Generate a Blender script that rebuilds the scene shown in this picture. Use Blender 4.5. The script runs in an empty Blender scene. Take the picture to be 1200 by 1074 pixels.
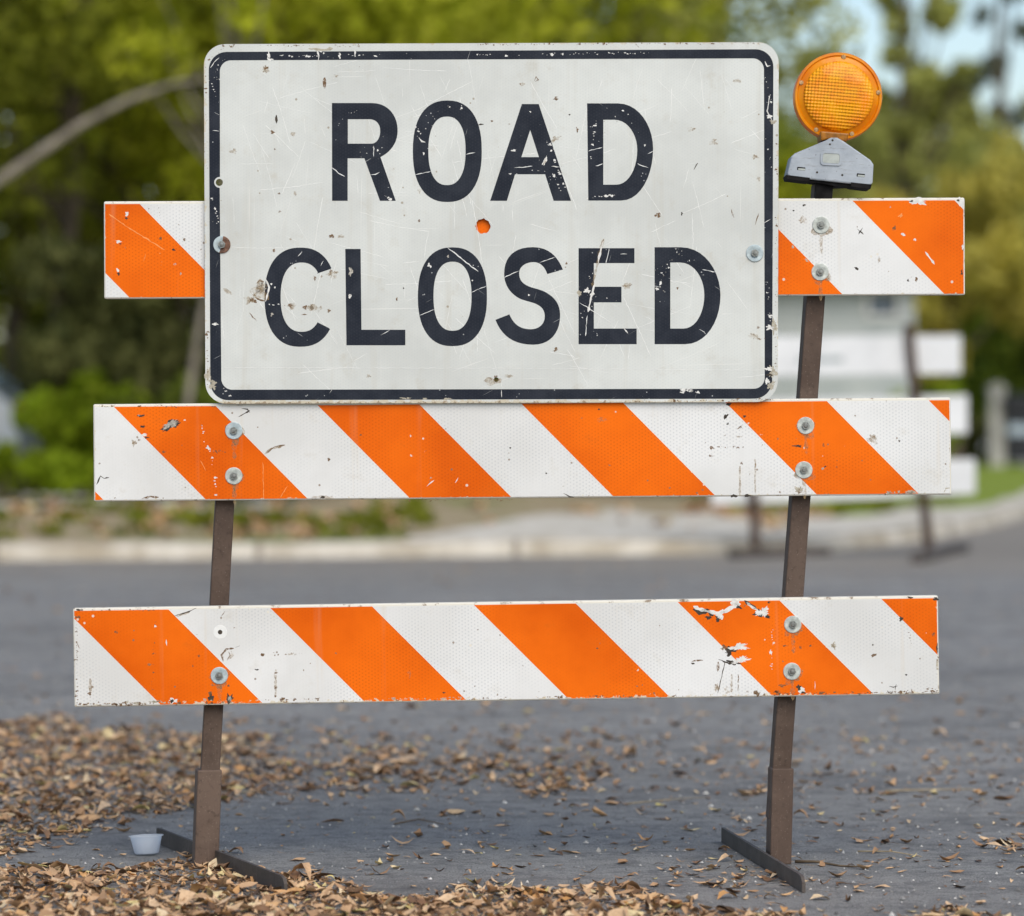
import bpy, bmesh, math, random
import numpy as np
from mathutils import Vector, Matrix
from mathutils.geometry import tessellate_polygon

R = math.radians
scene = bpy.context.scene
col = scene.collection
random.seed(7)
rng = np.random.default_rng(11)

# ------------------------------------------------------------------ camera, sky, sun, exposure
FPX = 4424.0            # focal length in photo pixels (1200 wide)
HOR = 480.0             # eye level in the photo
EYE = 0.967             # camera height, m
DIST = 8.0              # distance to the barricade posts
cam_data = bpy.data.cameras.new('camera')
cam = bpy.data.objects.new('camera', cam_data)
col.objects.link(cam)
cam.location = (0, 0, EYE)
cam.rotation_euler = (R(90), 0, 0)
cam_data.sensor_width = 36
cam_data.lens = FPX / 1200 * 36
cam_data.shift_y = -(537 - HOR) / 1200
cam_data.clip_start = 0.1
cam_data.clip_end = 5000
cam_data.dof.use_dof = True
cam_data.dof.focus_distance = 7.95
cam_data.dof.aperture_fstop = 2.8
scene.camera = cam

SUN_EL, SUN_AZ = R(44), R(163)     # azimuth clockwise from +Y: behind the camera, to the right
world = bpy.data.worlds.new('World')
scene.world = world
world.use_nodes = True
wn = world.node_tree
bg = wn.nodes['Background']
sky = wn.nodes.new('ShaderNodeTexSky')
sky.sky_type = 'NISHITA'
sky.sun_disc = False
sky.sun_elevation = SUN_EL
sky.sun_rotation = SUN_AZ
sky.air_density = 1.0
sky.dust_density = 1.4
sky.ozone_density = 1.0
wn.links.new(sky.outputs[0], bg.inputs[0])
bg.inputs[1].default_value = 0.15
sun_data = bpy.data.lights.new('sun', 'SUN')
sun_data.energy = 2.3
sun_data.angle = R(55)
sun_data.color = (1.0, 0.93, 0.82)
sun = bpy.data.objects.new('sun', sun_data)
col.objects.link(sun)
sdir = Vector((math.sin(SUN_AZ) * math.cos(SUN_EL), math.cos(SUN_AZ) * math.cos(SUN_EL), math.sin(SUN_EL)))
sun.rotation_euler = (-sdir).to_track_quat('-Z', 'Y').to_euler()
sun.location = (6, -6, 12)
vs = scene.view_settings
vs.view_transform = 'Standard'
vs.look = 'None'
vs.exposure = 0.06
vs.gamma = 1.0
scene.cycles.use_denoising = True
scene.cycles.max_bounces = 8
scene.cycles.transparent_max_bounces = 16

# ------------------------------------------------------------------ helpers
def P(x, y, Y):
    """a photo pixel at distance Y -> the real point"""
    return Vector(((x - 600) * Y / FPX, Y, EYE - (y - HOR) * Y / FPX))

def G(x, y, z=0.0):
    """a photo pixel on ground of height z"""
    Y = (EYE - z) * FPX / (y - HOR)
    return Vector(((x - 600) * Y / FPX, Y, z))

def tag(o, label=None, cat=None, group=None, kind=None):
    if label: o['label'] = label
    if cat: o['category'] = cat
    if group: o['group'] = group
    if kind: o['kind'] = kind
    return o

def empty(name, loc, label, cat, group=None):
    o = bpy.data.objects.new(name, None)
    o.empty_display_size = 0.1
    col.objects.link(o)
    o.location = loc
    return tag(o, label, cat, group)

class MB:
    """collects faces, builds ONE mesh object"""
    def __init__(s): s.v, s.f, s.m = [], [], []
    def add(s, verts, faces, mi=0):
        b = len(s.v)
        s.v += [tuple(v) for v in verts]
        s.f += [tuple(b + i for i in f) for f in faces]
        s.m += [mi] * len(faces)
    def box(s, c, d, mi=0, rot=None):
        c = Vector(c); d = Vector(d) / 2
        vs_ = [Vector((sx * d.x, sy * d.y, sz * d.z)) for sx in (-1, 1) for sy in (-1, 1) for sz in (-1, 1)]
        if rot is not None: vs_ = [rot @ v for v in vs_]
        s.add([c + v for v in vs_], [(0, 1, 3, 2), (4, 6, 7, 5), (0, 4, 5, 1), (2, 3, 7, 6), (0, 2, 6, 4), (1, 5, 7, 3)], mi)
    def tube(s, pts, radii, n=8, mi=0, cap=True):
        pts = [Vector(p) for p in pts]
        rings = []
        for i, p in enumerate(pts):
            t = (pts[min(i + 1, len(pts) - 1)] - pts[max(i - 1, 0)]).normalized()
            a = t.cross(Vector((0, 1, 0)))
            if a.length < 0.2: a = t.cross(Vector((1, 0, 0)))
            a.normalize(); b = t.cross(a)
            rings.append([p + (a * math.cos(2 * math.pi * k / n) + b * math.sin(2 * math.pi * k / n)) * radii[i] for k in range(n)])
        verts = [v for r in rings for v in r]
        faces = []
        for i in range(len(rings) - 1):
            for k in range(n):
                k2 = (k + 1) % n
                faces.append((i * n + k, i * n + k2, (i + 1) * n + k2, (i + 1) * n + k))
        if cap:
            faces.append(tuple(range(n - 1, -1, -1)))
            faces.append(tuple((len(rings) - 1) * n + k for k in range(n)))
        s.add(verts, faces, mi)
    def lathe(s, c, prof, n=32, mi=0, axis='Y'):
        """prof: (radius, offset along axis); first/last radius 0 closes it"""
        c = Vector(c); verts = []; idx = []
        for (r, h) in prof:
            if r < 1e-6:
                idx.append([len(verts)]); verts.append(c + (Vector((0, h, 0)) if axis == 'Y' else Vector((0, 0, h))))
            else:
                row = []
                for k in range(n):
                    a = 2 * math.pi * k / n
                    row.append(len(verts))
                    verts.append(c + (Vector((r * math.cos(a), h, r * math.sin(a))) if axis == 'Y' else Vector((r * math.cos(a), r * math.sin(a), h))))
                idx.append(row)
        faces = []
        for a, b in zip(idx, idx[1:]):
            for k in range(n):
                k2 = (k + 1) % n
                if len(a) == 1 and len(b) == 1: continue
                if len(a) == 1: faces.append((a[0], b[k], b[k2]))
                elif len(b) == 1: faces.append((a[k], b[0], a[k2]))
                else: faces.append((a[k], b[k], b[k2], a[k2]))
        s.add(verts, faces, mi)
    def prism(s, loops, to3, front, back, mi=0):
        """2-D loops (outer + holes) mapped by to3(u, v, depth), extruded between two depths"""
        tris = tessellate_polygon([[Vector((p[0], p[1], 0)) for p in lp] for lp in loops])
        flat = [p for lp in loops for p in lp]
        n = len(flat)
        verts = [to3(p[0], p[1], front) for p in flat] + [to3(p[0], p[1], back) for p in flat]
        faces = [tuple(t) for t in tris] + [tuple(n + i for i in reversed(t)) for t in tris]
        b = 0
        for lp in loops:
            L = len(lp)
            for k in range(L):
                k2 = (k + 1) % L
                faces.append((b + k, b + k2, n + b + k2, n + b + k))
            b += L
        s.add(verts, faces, mi)
    def build(s, name, mats, parent=None, smooth=False, loc=None, bevel=0, weld=True):
        me = bpy.data.meshes.new(name)
        me.from_pydata(s.v, [], s.f)
        if not isinstance(mats, (list, tuple)): mats = [mats]
        for m in mats: me.materials.append(m)
        me.polygons.foreach_set('material_index', s.m)
        bm = bmesh.new(); bm.from_mesh(me)
        bmesh.ops.recalc_face_normals(bm, faces=bm.faces)
        bm.to_mesh(me); bm.free()
        if smooth is True:
            me.polygons.foreach_set('use_smooth', [True] * len(me.polygons))
        elif smooth:
            me.polygons.foreach_set('use_smooth', [True] * len(me.polygons))
            me.set_sharp_from_angle(angle=R(smooth))
        me.update()
        o = bpy.data.objects.new(name, me)
        col.objects.link(o)
        if parent: o.parent = parent
        if loc is not None: o.location = loc
        if bevel:
            mod = o.modifiers.new('bevel', 'BEVEL'); mod.width = bevel; mod.segments = 2; mod.limit_method = 'ANGLE'; mod.angle_limit = R(40)
        return o

# ---- node helper
class NT:
    def __init__(s, name):
        s.mat = bpy.data.materials.new(name); s.mat.use_nodes = True
        s.t = s.mat.node_tree; s.n = s.t.nodes
        s.bsdf = s.n['Principled BSDF']; s.out = s.n['Material Output']
        s.bsdf.inputs['Specular IOR Level'].default_value = 0.35
    def new(s, t, **kw):
        n = s.n.new(t)
        for k, v in kw.items(): setattr(n, k, v)
        return n
    def link(s, a, b): s.t.links.new(a, b)
    def set(s, sock, v):
        if hasattr(v, 'is_output') or isinstance(v, bpy.types.NodeSocket): s.link(v, sock)
        else: sock.default_value = v
    def m(s, op, a, b=0.0, c=0.0, clamp=False):
        n = s.new('ShaderNodeMath', operation=op, use_clamp=clamp)
        s.set(n.inputs[0], a); s.set(n.inputs[1], b); s.set(n.inputs[2], c)
        return n.outputs[0]
    def coord(s, kind='Object'): return s.new('ShaderNodeTexCoord').outputs[kind]
    def xyz(s, v):
        n = s.new('ShaderNodeSeparateXYZ'); s.link(v, n.inputs[0]); return n.outputs
    def mapping(s, v, scale=(1, 1, 1), rot=(0, 0, 0), loc=(0, 0, 0)):
        n = s.new('ShaderNodeMapping'); s.link(v, n.inputs[0])
        n.inputs['Location'].default_value = loc; n.inputs['Rotation'].default_value = rot; n.inputs['Scale'].default_value = scale
        return n.outputs[0]
    def noise(s, v, scale, detail=3, rough=0.55, dist=0.0):
        n = s.new('ShaderNodeTexNoise'); s.link(v, n.inputs['Vector'])
        n.inputs['Scale'].default_value = scale; n.inputs['Detail'].default_value = detail
        n.inputs['Roughness'].default_value = rough; n.inputs['Distortion'].default_value = dist
        return n.outputs[0]
    def vor(s, v, scale, feature='F1'):
        n = s.new('ShaderNodeTexVoronoi', feature=feature); s.link(v, n.inputs['Vector']); n.inputs['Scale'].default_value = scale
        return n.outputs
    def ss(s, v, lo, hi, a=0.0, b=1.0):
        n = s.new('ShaderNodeMapRange', interpolation_type='SMOOTHSTEP')
        s.set(n.inputs[0], v); n.inputs[1].default_value = lo; n.inputs[2].default_value = hi
        n.inputs[3].default_value = a; n.inputs[4].default_value = b
        return n.outputs[0]
    def mix(s, f, a, b):
        n = s.new('ShaderNodeMix', data_type='RGBA')
        s.set(n.inputs[0], f)
        for sk, v in ((n.inputs[6], a), (n.inputs[7], b)):
            if isinstance(v, (tuple, list)): sk.default_value = (*v[:3], 1)
            else: s.link(v, sk)
        return n.outputs[2]
    def ramp(s, f, stops):
        n = s.new('ShaderNodeValToRGB'); s.set(n.inputs[0], f)
        e = n.color_ramp.elements
        while len(e) < len(stops): e.new(0.5)
        for el, (p, c) in zip(e, stops): el.position = p; el.color = (*c, 1)
        return n.outputs[0]
    def bump(s, h, strength=0.3, dist=0.001):
        n = s.new('ShaderNodeBump'); s.link(h, n.inputs['Height'])
        n.inputs['Strength'].default_value = strength; n.inputs['Distance'].default_value = dist
        s.link(n.outputs[0], s.bsdf.inputs['Normal'])
    def fin(s, color=None, rough=0.5, metal=0.0):
        if color is not None:
            if isinstance(color, (tuple, list)): s.bsdf.inputs['Base Color'].default_value = (*color[:3], 1)
            else: s.link(color, s.bsdf.inputs['Base Color'])
        s.set(s.bsdf.inputs['Roughness'], rough)
        s.bsdf.inputs['Metallic'].default_value = metal
        return s.mat

def plain(name, c, rough=0.6, metal=0.0, var=0.15, scale=8.0):
    t = NT(name); n = t.noise(t.coord(), scale, 4)
    d = tuple(x * (1 - var) for x in c); l = tuple(min(1, x * (1 + var)) for x in c)
    return t.fin(t.mix(t.ss(n, 0.3, 0.7), d, l), rough, metal)

# ------------------------------------------------------------------ materials
def honey(t, co, px):
    """fine honeycomb weave of reflective sheeting, lies in the x-z plane of the part"""
    x, y, z = t.xyz(co)
    k = 2 * math.pi / px
    a = t.m('SINE', t.m('MULTIPLY', x, k))
    b = t.m('SINE', t.m('MULTIPLY', t.m('ADD', t.m('MULTIPLY', x, 0.5), t.m('MULTIPLY', z, 0.866)), k))
    c = t.m('SINE', t.m('MULTIPLY', t.m('ADD', t.m('MULTIPLY', x, -0.5), t.m('MULTIPLY', z, 0.866)), k))
    return t.m('ADD', t.m('ADD', a, b), c)

def sheet_material(name, L, H, period, phase, seed, rust=1.0):
    """white/orange diagonal stripes; x along the rail, z up from its bottom edge, metres"""
    t = NT(name); co = t.coord(); x, y, z = t.xyz(co)
    s = t.m('ADD', x, t.m('MULTIPLY', z, 0.975))          # stripes fall to the right
    f = t.m('FRACT', t.m('DIVIDE', t.m('SUBTRACT', s, phase), period))
    orange = t.m('LESS_THAN', f, 0.5)
    mp = t.mapping(co, loc=(seed * 3.1, 0, seed))
    blot = t.noise(mp, 3.5, 5)
    white = t.mix(t.ss(blot, 0.35, 0.7), (0.66, 0.66, 0.635), (0.79, 0.795, 0.78))
    grime = t.noise(mp, 14, 6, 0.7)
    white = t.mix(t.ss(grime, 0.52, 0.78, 0, 0.45), white, (0.50, 0.46, 0.37))
    orng = t.mix(t.ss(blot, 0.3, 0.7), (0.68, 0.100, 0.0), (0.91, 0.165, 0.002))
    orng = t.mix(t.ss(grime, 0.56, 0.8, 0, 0.4), orng, (0.45, 0.09, 0.01))
    colr = t.mix(orange, white, orng)
    hc = honey(t, co, 0.0066)
    big = t.ss(t.noise(mp, 5, 2), 0.4, 0.62, 0.1, 1)
    colr = t.mix(t.m('MULTIPLY', t.ss(hc, 0.6, 1.9), t.m('MULTIPLY', big, 0.36)), colr, t.mix(orange, (0.40, 0.42, 0.44), (0.48, 0.06, 0.003)))
    # streaks of runoff
    st = t.noise(t.mapping(co, scale=(30, 1, 1.2), loc=(seed, 0, 0)), 1.0, 3)
    colr = t.mix(t.m('MULTIPLY', t.ss(st, 0.60, 0.76), t.m('SUBTRACT', 0.32, t.m('MULTIPLY', orange, 0.20))), colr, (0.62, 0.50, 0.32))
    # worn specks
    v = t.vor(mp, 55)
    speck = t.m('MULTIPLY', t.m('LESS_THAN', v['Distance'], 0.13), t.m('GREATER_THAN', t.noise(mp, 22, 2), 0.60))
    colr = t.mix(t.m('MULTIPLY', speck, 0.75), colr, (0.22, 0.15, 0.09))
    v2 = t.vor(t.mapping(co, loc=(9 + seed, 0, 4)), 42)
    sp2 = t.m('MULTIPLY', t.m('LESS_THAN', v2['Distance'], 0.12), t.m('GREATER_THAN', t.noise(mp, 13, 2), 0.61))
    colr = t.mix(t.m('MULTIPLY', sp2, 0.8), colr, (0.74, 0.70, 0.60))
    # edges: chipped to primer, then rust
    dx = t.m('MINIMUM', x, t.m('SUBTRACT', L, x)); dz = t.m('SUBTRACT', H, z)
    dtop = t.m('MINIMUM', dx, dz)
    ed = t.m('MINIMUM', dtop, t.m('MULTIPLY', z, 1.0 / rust))
    nz = t.noise(mp, 75, 5, 0.7); nz2 = t.noise(mp, 26, 5, 0.75)
    chip = t.m('GREATER_THAN', t.m('SUBTRACT', nz, t.m('MULTIPLY', ed, 34)), 0.48)
    colr = t.mix(t.m('MULTIPLY', chip, 0.9), colr, (0.66, 0.60, 0.46))
    rst = t.m('GREATER_THAN', t.m('SUBTRACT', nz2, t.m('MULTIPLY', ed, 26)), 0.535)
    colr = t.mix(t.m('MULTIPLY', rst, 0.9), colr, t.mix(t.ss(nz, 0.4, 0.6), (0.055, 0.035, 0.02), (0.30, 0.19, 0.10)))
    t.bsdf.inputs['Specular IOR Level'].default_value = 0.12
    t.bump(t.m('ADD', t.m('MULTIPLY', hc, 0.1), nz), 0.12, 0.001)
    return t.fin(colr, t.ss(blot, 0.3, 0.7, 0.35, 0.55))

def rail_body_material():
    t = NT('rail_plastic'); co = t.coord(); n = t.noise(co, 40, 5, 0.7)
    c = t.mix(t.ss(n, 0.55, 0.68), (0.72, 0.69, 0.60), (0.22, 0.15, 0.09))
    return t.fin(c, 0.6)

def sign_face_material():
    t = NT('sign_sheeting'); co = t.coord(); x, y, z = t.xyz(co)
    blot = t.noise(co, 4, 5, 0.6)
    c = t.mix(t.ss(blot, 0.32, 0.7), (0.565, 0.58, 0.55), (0.68, 0.70, 0.665))
    hc = honey(t, co, 0.0058)
    c = t.mix(t.m('MULTIPLY', t.ss(hc, 0.5, 1.9), 0.16), c, (0.42, 0.45, 0.47))
    # fine scratches at several slants
    for ang, thr, sc in ((0.35, 0.70, 4), (-0.9, 0.71, 5), (1.25, 0.70, 4), (0.02, 0.72, 3), (1.57, 0.69, 4)):
        mp = t.mapping(t.mapping(co, rot=(0, ang, 0)), scale=(sc, 1, sc * 60), loc=(ang * 7, 0, 0))
        s_ = t.noise(mp, 1.0, 2, 0.5, 0.25)
        c = t.mix(t.m('MULTIPLY', t.ss(s_, thr, thr + 0.06), 0.5), c, (0.80, 0.80, 0.76))
    g = t.noise(co, 18, 6, 0.75)
    c = t.mix(t.ss(g, 0.52, 0.8, 0, 0.5), c, (0.46, 0.42, 0.33))
    stv = t.noise(t.mapping(co, scale=(26, 1, 1.5), loc=(4, 0, 0)), 1.0, 4, 0.6)
    c = t.mix(t.ss(stv, 0.54, 0.75, 0, 0.35), c, (0.52, 0.50, 0.43))
    v = t.vor(co, 38)
    sp = t.m('MULTIPLY', t.m('LESS_THAN', v['Distance'], 0.10), t.m('GREATER_THAN', t.noise(co, 9, 2), 0.57))
    c = t.mix(t.m('MULTIPLY', sp, 0.7), c, (0.28, 0.22, 0.14))
    # cream, chipped rim
    hw, hh = 0.6055, 0.379
    dx = t.m('SUBTRACT', hw, t.m('ABSOLUTE', x)); dz = t.m('SUBTRACT', hh, t.m('ABSOLUTE', t.m('SUBTRACT', z, 0.381)))
    ed = t.m('MINIMUM', dx, dz)
    nz = t.noise(co, 60, 5, 0.7)
    c = t.mix(t.m('MULTIPLY', t.ss(t.m('SUBTRACT', nz, t.m('MULTIPLY', ed, 26)), 0.40, 0.50), 0.8), c, (0.56, 0.49, 0.35))
    nz2 = t.noise(co, 95, 4, 0.7)
    c = t.mix(t.m('MULTIPLY', t.m('GREATER_THAN', t.m('SUBTRACT', nz2, t.m('MULTIPLY', ed, 30)), 0.58), 0.8), c, (0.24, 0.16, 0.09))
    t.bump(t.m('ADD', t.m('MULTIPLY', hc, 0.08), blot), 0.12, 0.001)
    t.bsdf.inputs['Specular IOR Level'].default_value = 0.3
    return t.fin(c, 0.45)

def ink_material():
    t = NT('sign_black_ink'); co = t.coord()
    n = t.noise(co, 16, 5, 0.7)
    c = t.mix(t.ss(n, 0.35, 0.7), (0.012, 0.016, 0.026), (0.026, 0.031, 0.043))
    hc = honey(t, co, 0.0058)
    c = t.mix(t.m('MULTIPLY', t.ss(hc, 0.6, 1.9), 0.25), c, (0.045, 0.05, 0.06))
    t.bsdf.inputs['Specular IOR Level'].default_value = 0.15
    v = t.vor(co, 120)
    sp = t.m('MULTIPLY', t.m('LESS_THAN', v['Distance'], 0.16), t.m('GREATER_THAN', t.noise(co, 26, 3), 0.60))
    c = t.mix(t.m('MULTIPLY', sp, 0.7), c, (0.55, 0.56, 0.55))
    for ang, thr in ((0.5, 0.745), (-0.6, 0.75), (1.3, 0.74)):
        mp = t.mapping(t.mapping(co, rot=(0, ang, 0)), scale=(9, 1, 260), loc=(ang * 5, 0, 3))
        s_ = t.noise(mp, 1.0, 2, 0.5, 0.2)
        c = t.mix(t.m('MULTIPLY', t.ss(s_, thr, thr + 0.03), 0.8), c, (0.5, 0.51, 0.5))
    ch = t.noise(co, 48, 5, 0.75)
    c = t.mix(t.m('MULTIPLY', t.m('GREATER_THAN', ch, 0.725), 0.85), c, (0.62, 0.61, 0.57))
    return t.fin(c, 0.45)

def rusty_steel(name, base, light, rough=0.65, sc=1.0):
    t = NT(name); co = t.coord()
    n = t.noise(co, 9 * sc, 6, 0.65); n2 = t.noise(co, 90 * sc, 4, 0.7)
    c = t.mix(t.ss(n, 0.35, 0.7), base, light)
    c = t.mix(t.ss(n2, 0.52, 0.7, 0, 0.6), c, tuple(x * 0.55 for x in base))
    st = t.noise(t.mapping(co, scale=(60, 60, 3)), 1.0, 3)
    c = t.mix(t.ss(st, 0.58, 0.75, 0, 0.4), c, tuple(min(1, x * 1.7) for x in light))
    v = t.vor(co, 160)
    c = t.mix(t.m('MULTIPLY', t.m('LESS_THAN', v['Distance'], 0.12), 0.35), c, (0.36, 0.30, 0.24))
    t.bump(n2, 0.35, 0.0015)
    return t.fin(c, rough)

M = {}
M['rail_body'] = rail_body_material()
M['sign_face'] = sign_face_material()
M['ink'] = ink_material()
M['sign_edge'] = plain('sign_aluminium', (0.42, 0.40, 0.36), 0.5, 0.2, 0.3, 60)
M['primer'] = plain('exposed_primer', (0.72, 0.71, 0.67), 0.6, 0, 0.12, 120)
M['cream'] = plain('cream_tear', (0.66, 0.60, 0.47), 0.7, 0, 0.2, 90)
M['dark'] = plain('dark_mark', (0.05, 0.04, 0.03), 0.8, 0, 0.4, 140)
M['rust'] = plain('rust_stain', (0.30, 0.19, 0.09), 0.8, 0, 0.4, 120)
M['stain'] = plain('pale_rust_stain', (0.58, 0.47, 0.30), 0.8, 0, 0.2, 60)
M['silver'] = plain('bared_metal', (0.40, 0.37, 0.32), 0.5, 0.3, 0.4, 200)
M['peach'] = plain('light_scratch', (0.85, 0.30, 0.08), 0.6, 0, 0.1, 80)
def sheer(name, c, lo, hi, sc):
    t = NT(name); co = t.coord(); n = t.noise(co, sc, 5, 0.75)
    m = t.fin(t.mix(t.ss(n, 0.4, 0.6), c, tuple(x * 0.6 for x in c)), 0.8)
    tp = t.new('ShaderNodeBsdfTransparent'); mx = t.new('ShaderNodeMixShader')
    t.link(t.ss(n, lo, hi, 0.0, 0.85), mx.inputs[0]); t.link(tp.outputs[0], mx.inputs[1]); t.link(t.bsdf.outputs[0], mx.inputs[2]); t.link(mx.outputs[0], t.out.inputs[0])
    return m
M['stain'] = sheer('pale_rust_stain', (0.52, 0.36, 0.18), 0.36, 0.74, 70)
M['rust'] = sheer('rust_stain', (0.26, 0.15, 0.07), 0.34, 0.54, 150)
M['cream'] = sheer('cream_tear', (0.66, 0.60, 0.47), 0.36, 0.50, 110)
M['scratch'] = plain('white_scratch', (0.79, 0.795, 0.765), 0.5, 0, 0.03, 60)
M['post'] = rusty_steel('post_brown_steel', (0.070, 0.044, 0.031), (0.108, 0.073, 0.054))
M['sleeve'] = rusty_steel('sleeve_brown_steel', (0.088, 0.057, 0.042), (0.135, 0.092, 0.068))
M['foot'] = rusty_steel('foot_dark_steel', (0.062, 0.052, 0.045), (0.105, 0.088, 0.076))
M['zinc'] = plain('zinc_washer', (0.52, 0.55, 0.51), 0.45, 0.15, 0.2, 120)
M['zinc_blue'] = plain('bluish_zinc_washer', (0.46, 0.54, 0.56), 0.42, 0.15, 0.15, 120)
M['bolt'] = plain('bolt_steel', (0.26, 0.27, 0.26), 0.35, 0.7, 0.3, 200)
M['washer_rust'] = plain('rusted_washer', (0.17, 0.09, 0.06), 0.75, 0, 0.4, 160)

# =================================================================== SETTING: road, kerb, verge
def ground_materials():
    t = NT('asphalt'); co = t.coord()
    n1 = t.noise(co, 0.55, 5, 0.6); n2 = t.noise(co, 6, 5, 0.7); n3 = t.noise(co, 240, 3, 0.7)
    c = t.mix(t.ss(n1, 0.3, 0.7), (0.325, 0.315, 0.292), (0.44, 0.428, 0.40))
    n5 = t.noise(t.mapping(co, scale=(1.0, 1.6, 1), loc=(3.3, 1.7, 0)), 1.1, 7, 0.72)
    c = t.mix(t.ss(n5, 0.38, 0.50, 0.6, 0), c, (0.15, 0.148, 0.142))
    c = t.mix(t.ss(n5, 0.56, 0.70, 0, 0.6), c, (0.36, 0.35, 0.33))
    c = t.mix(t.ss(n2, 0.45, 0.75, 0, 0.45), c, (0.33, 0.325, 0.31))
    band = t.noise(t.mapping(co, scale=(0.12, 1.1, 1)), 1.0, 3)
    c = t.mix(t.ss(band, 0.5, 0.68, 0, 0.6), c, (0.34, 0.337, 0.33))
    c = t.mix(t.ss(n3, 0.36, 0.5, 0.85, 0), c, (0.040, 0.041, 0.046))
    c = t.mix(t.ss(n3, 0.55, 0.66, 0, 0.8), c, (0.42, 0.42, 0.42))
    n6 = t.noise(co, 11, 7, 0.82)
    c = t.mix(t.ss(n6, 0.40, 0.52, 0.5, 0), c, (0.10, 0.10, 0.104))
    c = t.mix(t.ss(n6, 0.55, 0.68, 0, 0.45), c, (0.42, 0.41, 0.39))
    n4 = t.noise(co, 42, 9, 0.88)
    c = t.mix(t.ss(n4, 0.38, 0.49, 0.65, 0), c, (0.085, 0.086, 0.092))
    c = t.mix(t.ss(n4, 0.55, 0.66, 0, 0.55), c, (0.44, 0.435, 0.42))
    v = t.vor(co, 70)
    sp = t.m('MULTIPLY', t.m('LESS_THAN', v['Distance'], 0.16), t.m('GREATER_THAN', t.noise(co, 30, 2), 0.56))
    c = t.mix(t.m('MULTIPLY', sp, 0.7), c, (0.42, 0.40, 0.37))
    # dusty gutter towards the far kerb
    x, y, z = t.xyz(co)
    gut = t.m('ADD', y, t.m('MULTIPLY', t.noise(co, 1.5, 4), 2.0))
    c = t.mix(t.ss(gut, 21.5, 24.5, 0, 0.6), c, (0.30, 0.265, 0.22))
    t.bump(t.m('ADD', n3, t.m('ADD', t.m('MULTIPLY', n4, 1.5), t.m('MULTIPLY', n6, 1.2))), 0.8, 0.008)
    M['asphalt'] = t.fin(c, 0.85)

    t = NT('verge_soil_and_grass'); co = t.coord(); x, y, z = t.xyz(co)
    n = t.noise(t.mapping(co, scale=(0.5, 0.9, 1)), 1.0, 5, 0.65); f = t.noise(co, 12, 4, 0.7)
    grass = t.mix(t.ss(f, 0.3, 0.7), (0.12, 0.15, 0.03), (0.22, 0.25, 0.07))
    dirt = t.mix(t.ss(f, 0.3, 0.7), (0.28, 0.22, 0.13), (0.44, 0.37, 0.25))
    c = t.mix(t.ss(n, 0.50, 0.62), dirt, grass)
    lit = t.noise(co, 7, 6, 0.8)
    c = t.mix(t.ss(lit, 0.50, 0.62, 0, 0.7), c, (0.24, 0.15, 0.075))
    # greener lawn to the right of the barricades
    lawn = t.mix(t.ss(f, 0.3, 0.7), (0.15, 0.22, 0.010), (0.24, 0.32, 0.018))
    c = t.mix(t.m('MULTIPLY', t.ss(t.m('ADD', x, t.m('MULTIPLY', n, 1.4)), 2.6, 3.5), 0.94), c, lawn)
    M['verge'] = t.fin(c, 0.95)

    t = NT('pale_sand'); co = t.coord(); f = t.noise(co, 5, 5, 0.7)
    M['sand'] = t.fin(t.mix(t.ss(f, 0.3, 0.7), (0.46, 0.415, 0.33), (0.70, 0.67, 0.60)), 0.95)
    t = NT('kerb_concrete'); co = t.coord(); f = t.noise(co, 2.2, 6, 0.7)
    M['concrete'] = t.fin(t.mix(t.m('LESS_THAN', t.m('FRACT', t.m('MULTIPLY', t.xyz(co)[0], 0.6)), 0.03), t.mix(t.ss(f, 0.35, 0.66), (0.36, 0.31, 0.23), (0.60, 0.56, 0.48)), (0.26, 0.225, 0.175)), 0.9)
    M['pale_concrete'] = plain('pavement_concrete', (0.46, 0.45, 0.43), 0.9, 0, 0.15, 3)
ground_materials()

def sheet(name, x0, x1, y0, y1, nx, ny, zf, mat):
    xs = np.linspace(x0, x1, nx); ys = np.linspace(y0, y1, ny)
    verts = [(x, y, zf(x, y)) for y in ys for x in xs]
    faces = [(j * nx + i, j * nx + i + 1, (j + 1) * nx + i + 1, (j + 1) * nx + i) for j in range(ny - 1) for i in range(nx - 1)]
    mb = MB(); mb.add(verts, faces)
    o = mb.build(name, mat, smooth=True)
    return tag(o, kind='structure')

# the one ground sheet to the horizon (soil), the road lies on it
sheet('ground', -1500, 1500, -300, 3000, 3, 3, lambda x, y: -0.03, M['verge'])
sheet('road', -60, 60, -12, 60, 25, 25, lambda x, y: 0.0, M['asphalt'])

# far kerb: straight on the left, swinging away to the right into a side street
def kerb_y(x):
    return 24.8 + 0.22 * x + (0.0 if x < 1.7 else 1.45 * (x - 1.7) ** 1.6)
def kerb_pts():
    return [Vector((x, kerb_y(x), 0)) for x in np.concatenate([np.linspace(-30, 1, 40), np.linspace(1.15, 16, 60)])]
KP = kerb_pts()
mb = MB()
verts = []; faces = []
W, H_ = 0.20, 0.10
for i, p in enumerate(KP):
    t_ = (KP[min(i + 1, len(KP) - 1)] - KP[max(i - 1, 0)]).normalized()
    nrm = Vector((-t_.y, t_.x, 0))
    wob = 0.008 * math.sin(i * 1.7)
    for (d, z) in ((0, -0.05), (0.015, H_ - 0.03 + wob), (0.045, H_ + wob), (W, H_ + 0.006 + wob), (W, -0.05)):
        q = p + nrm * d; verts.append((q.x, q.y, z))
for i in range(len(KP) - 1):
    for k in range(4):
        faces.append((i * 5 + k, i * 5 + k + 1, i * 5 + 5 + k + 1, i * 5 + 5 + k))
mb.add(verts, faces)
tag(mb.build('kerb', M['concrete'], smooth=50), kind='structure')

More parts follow.
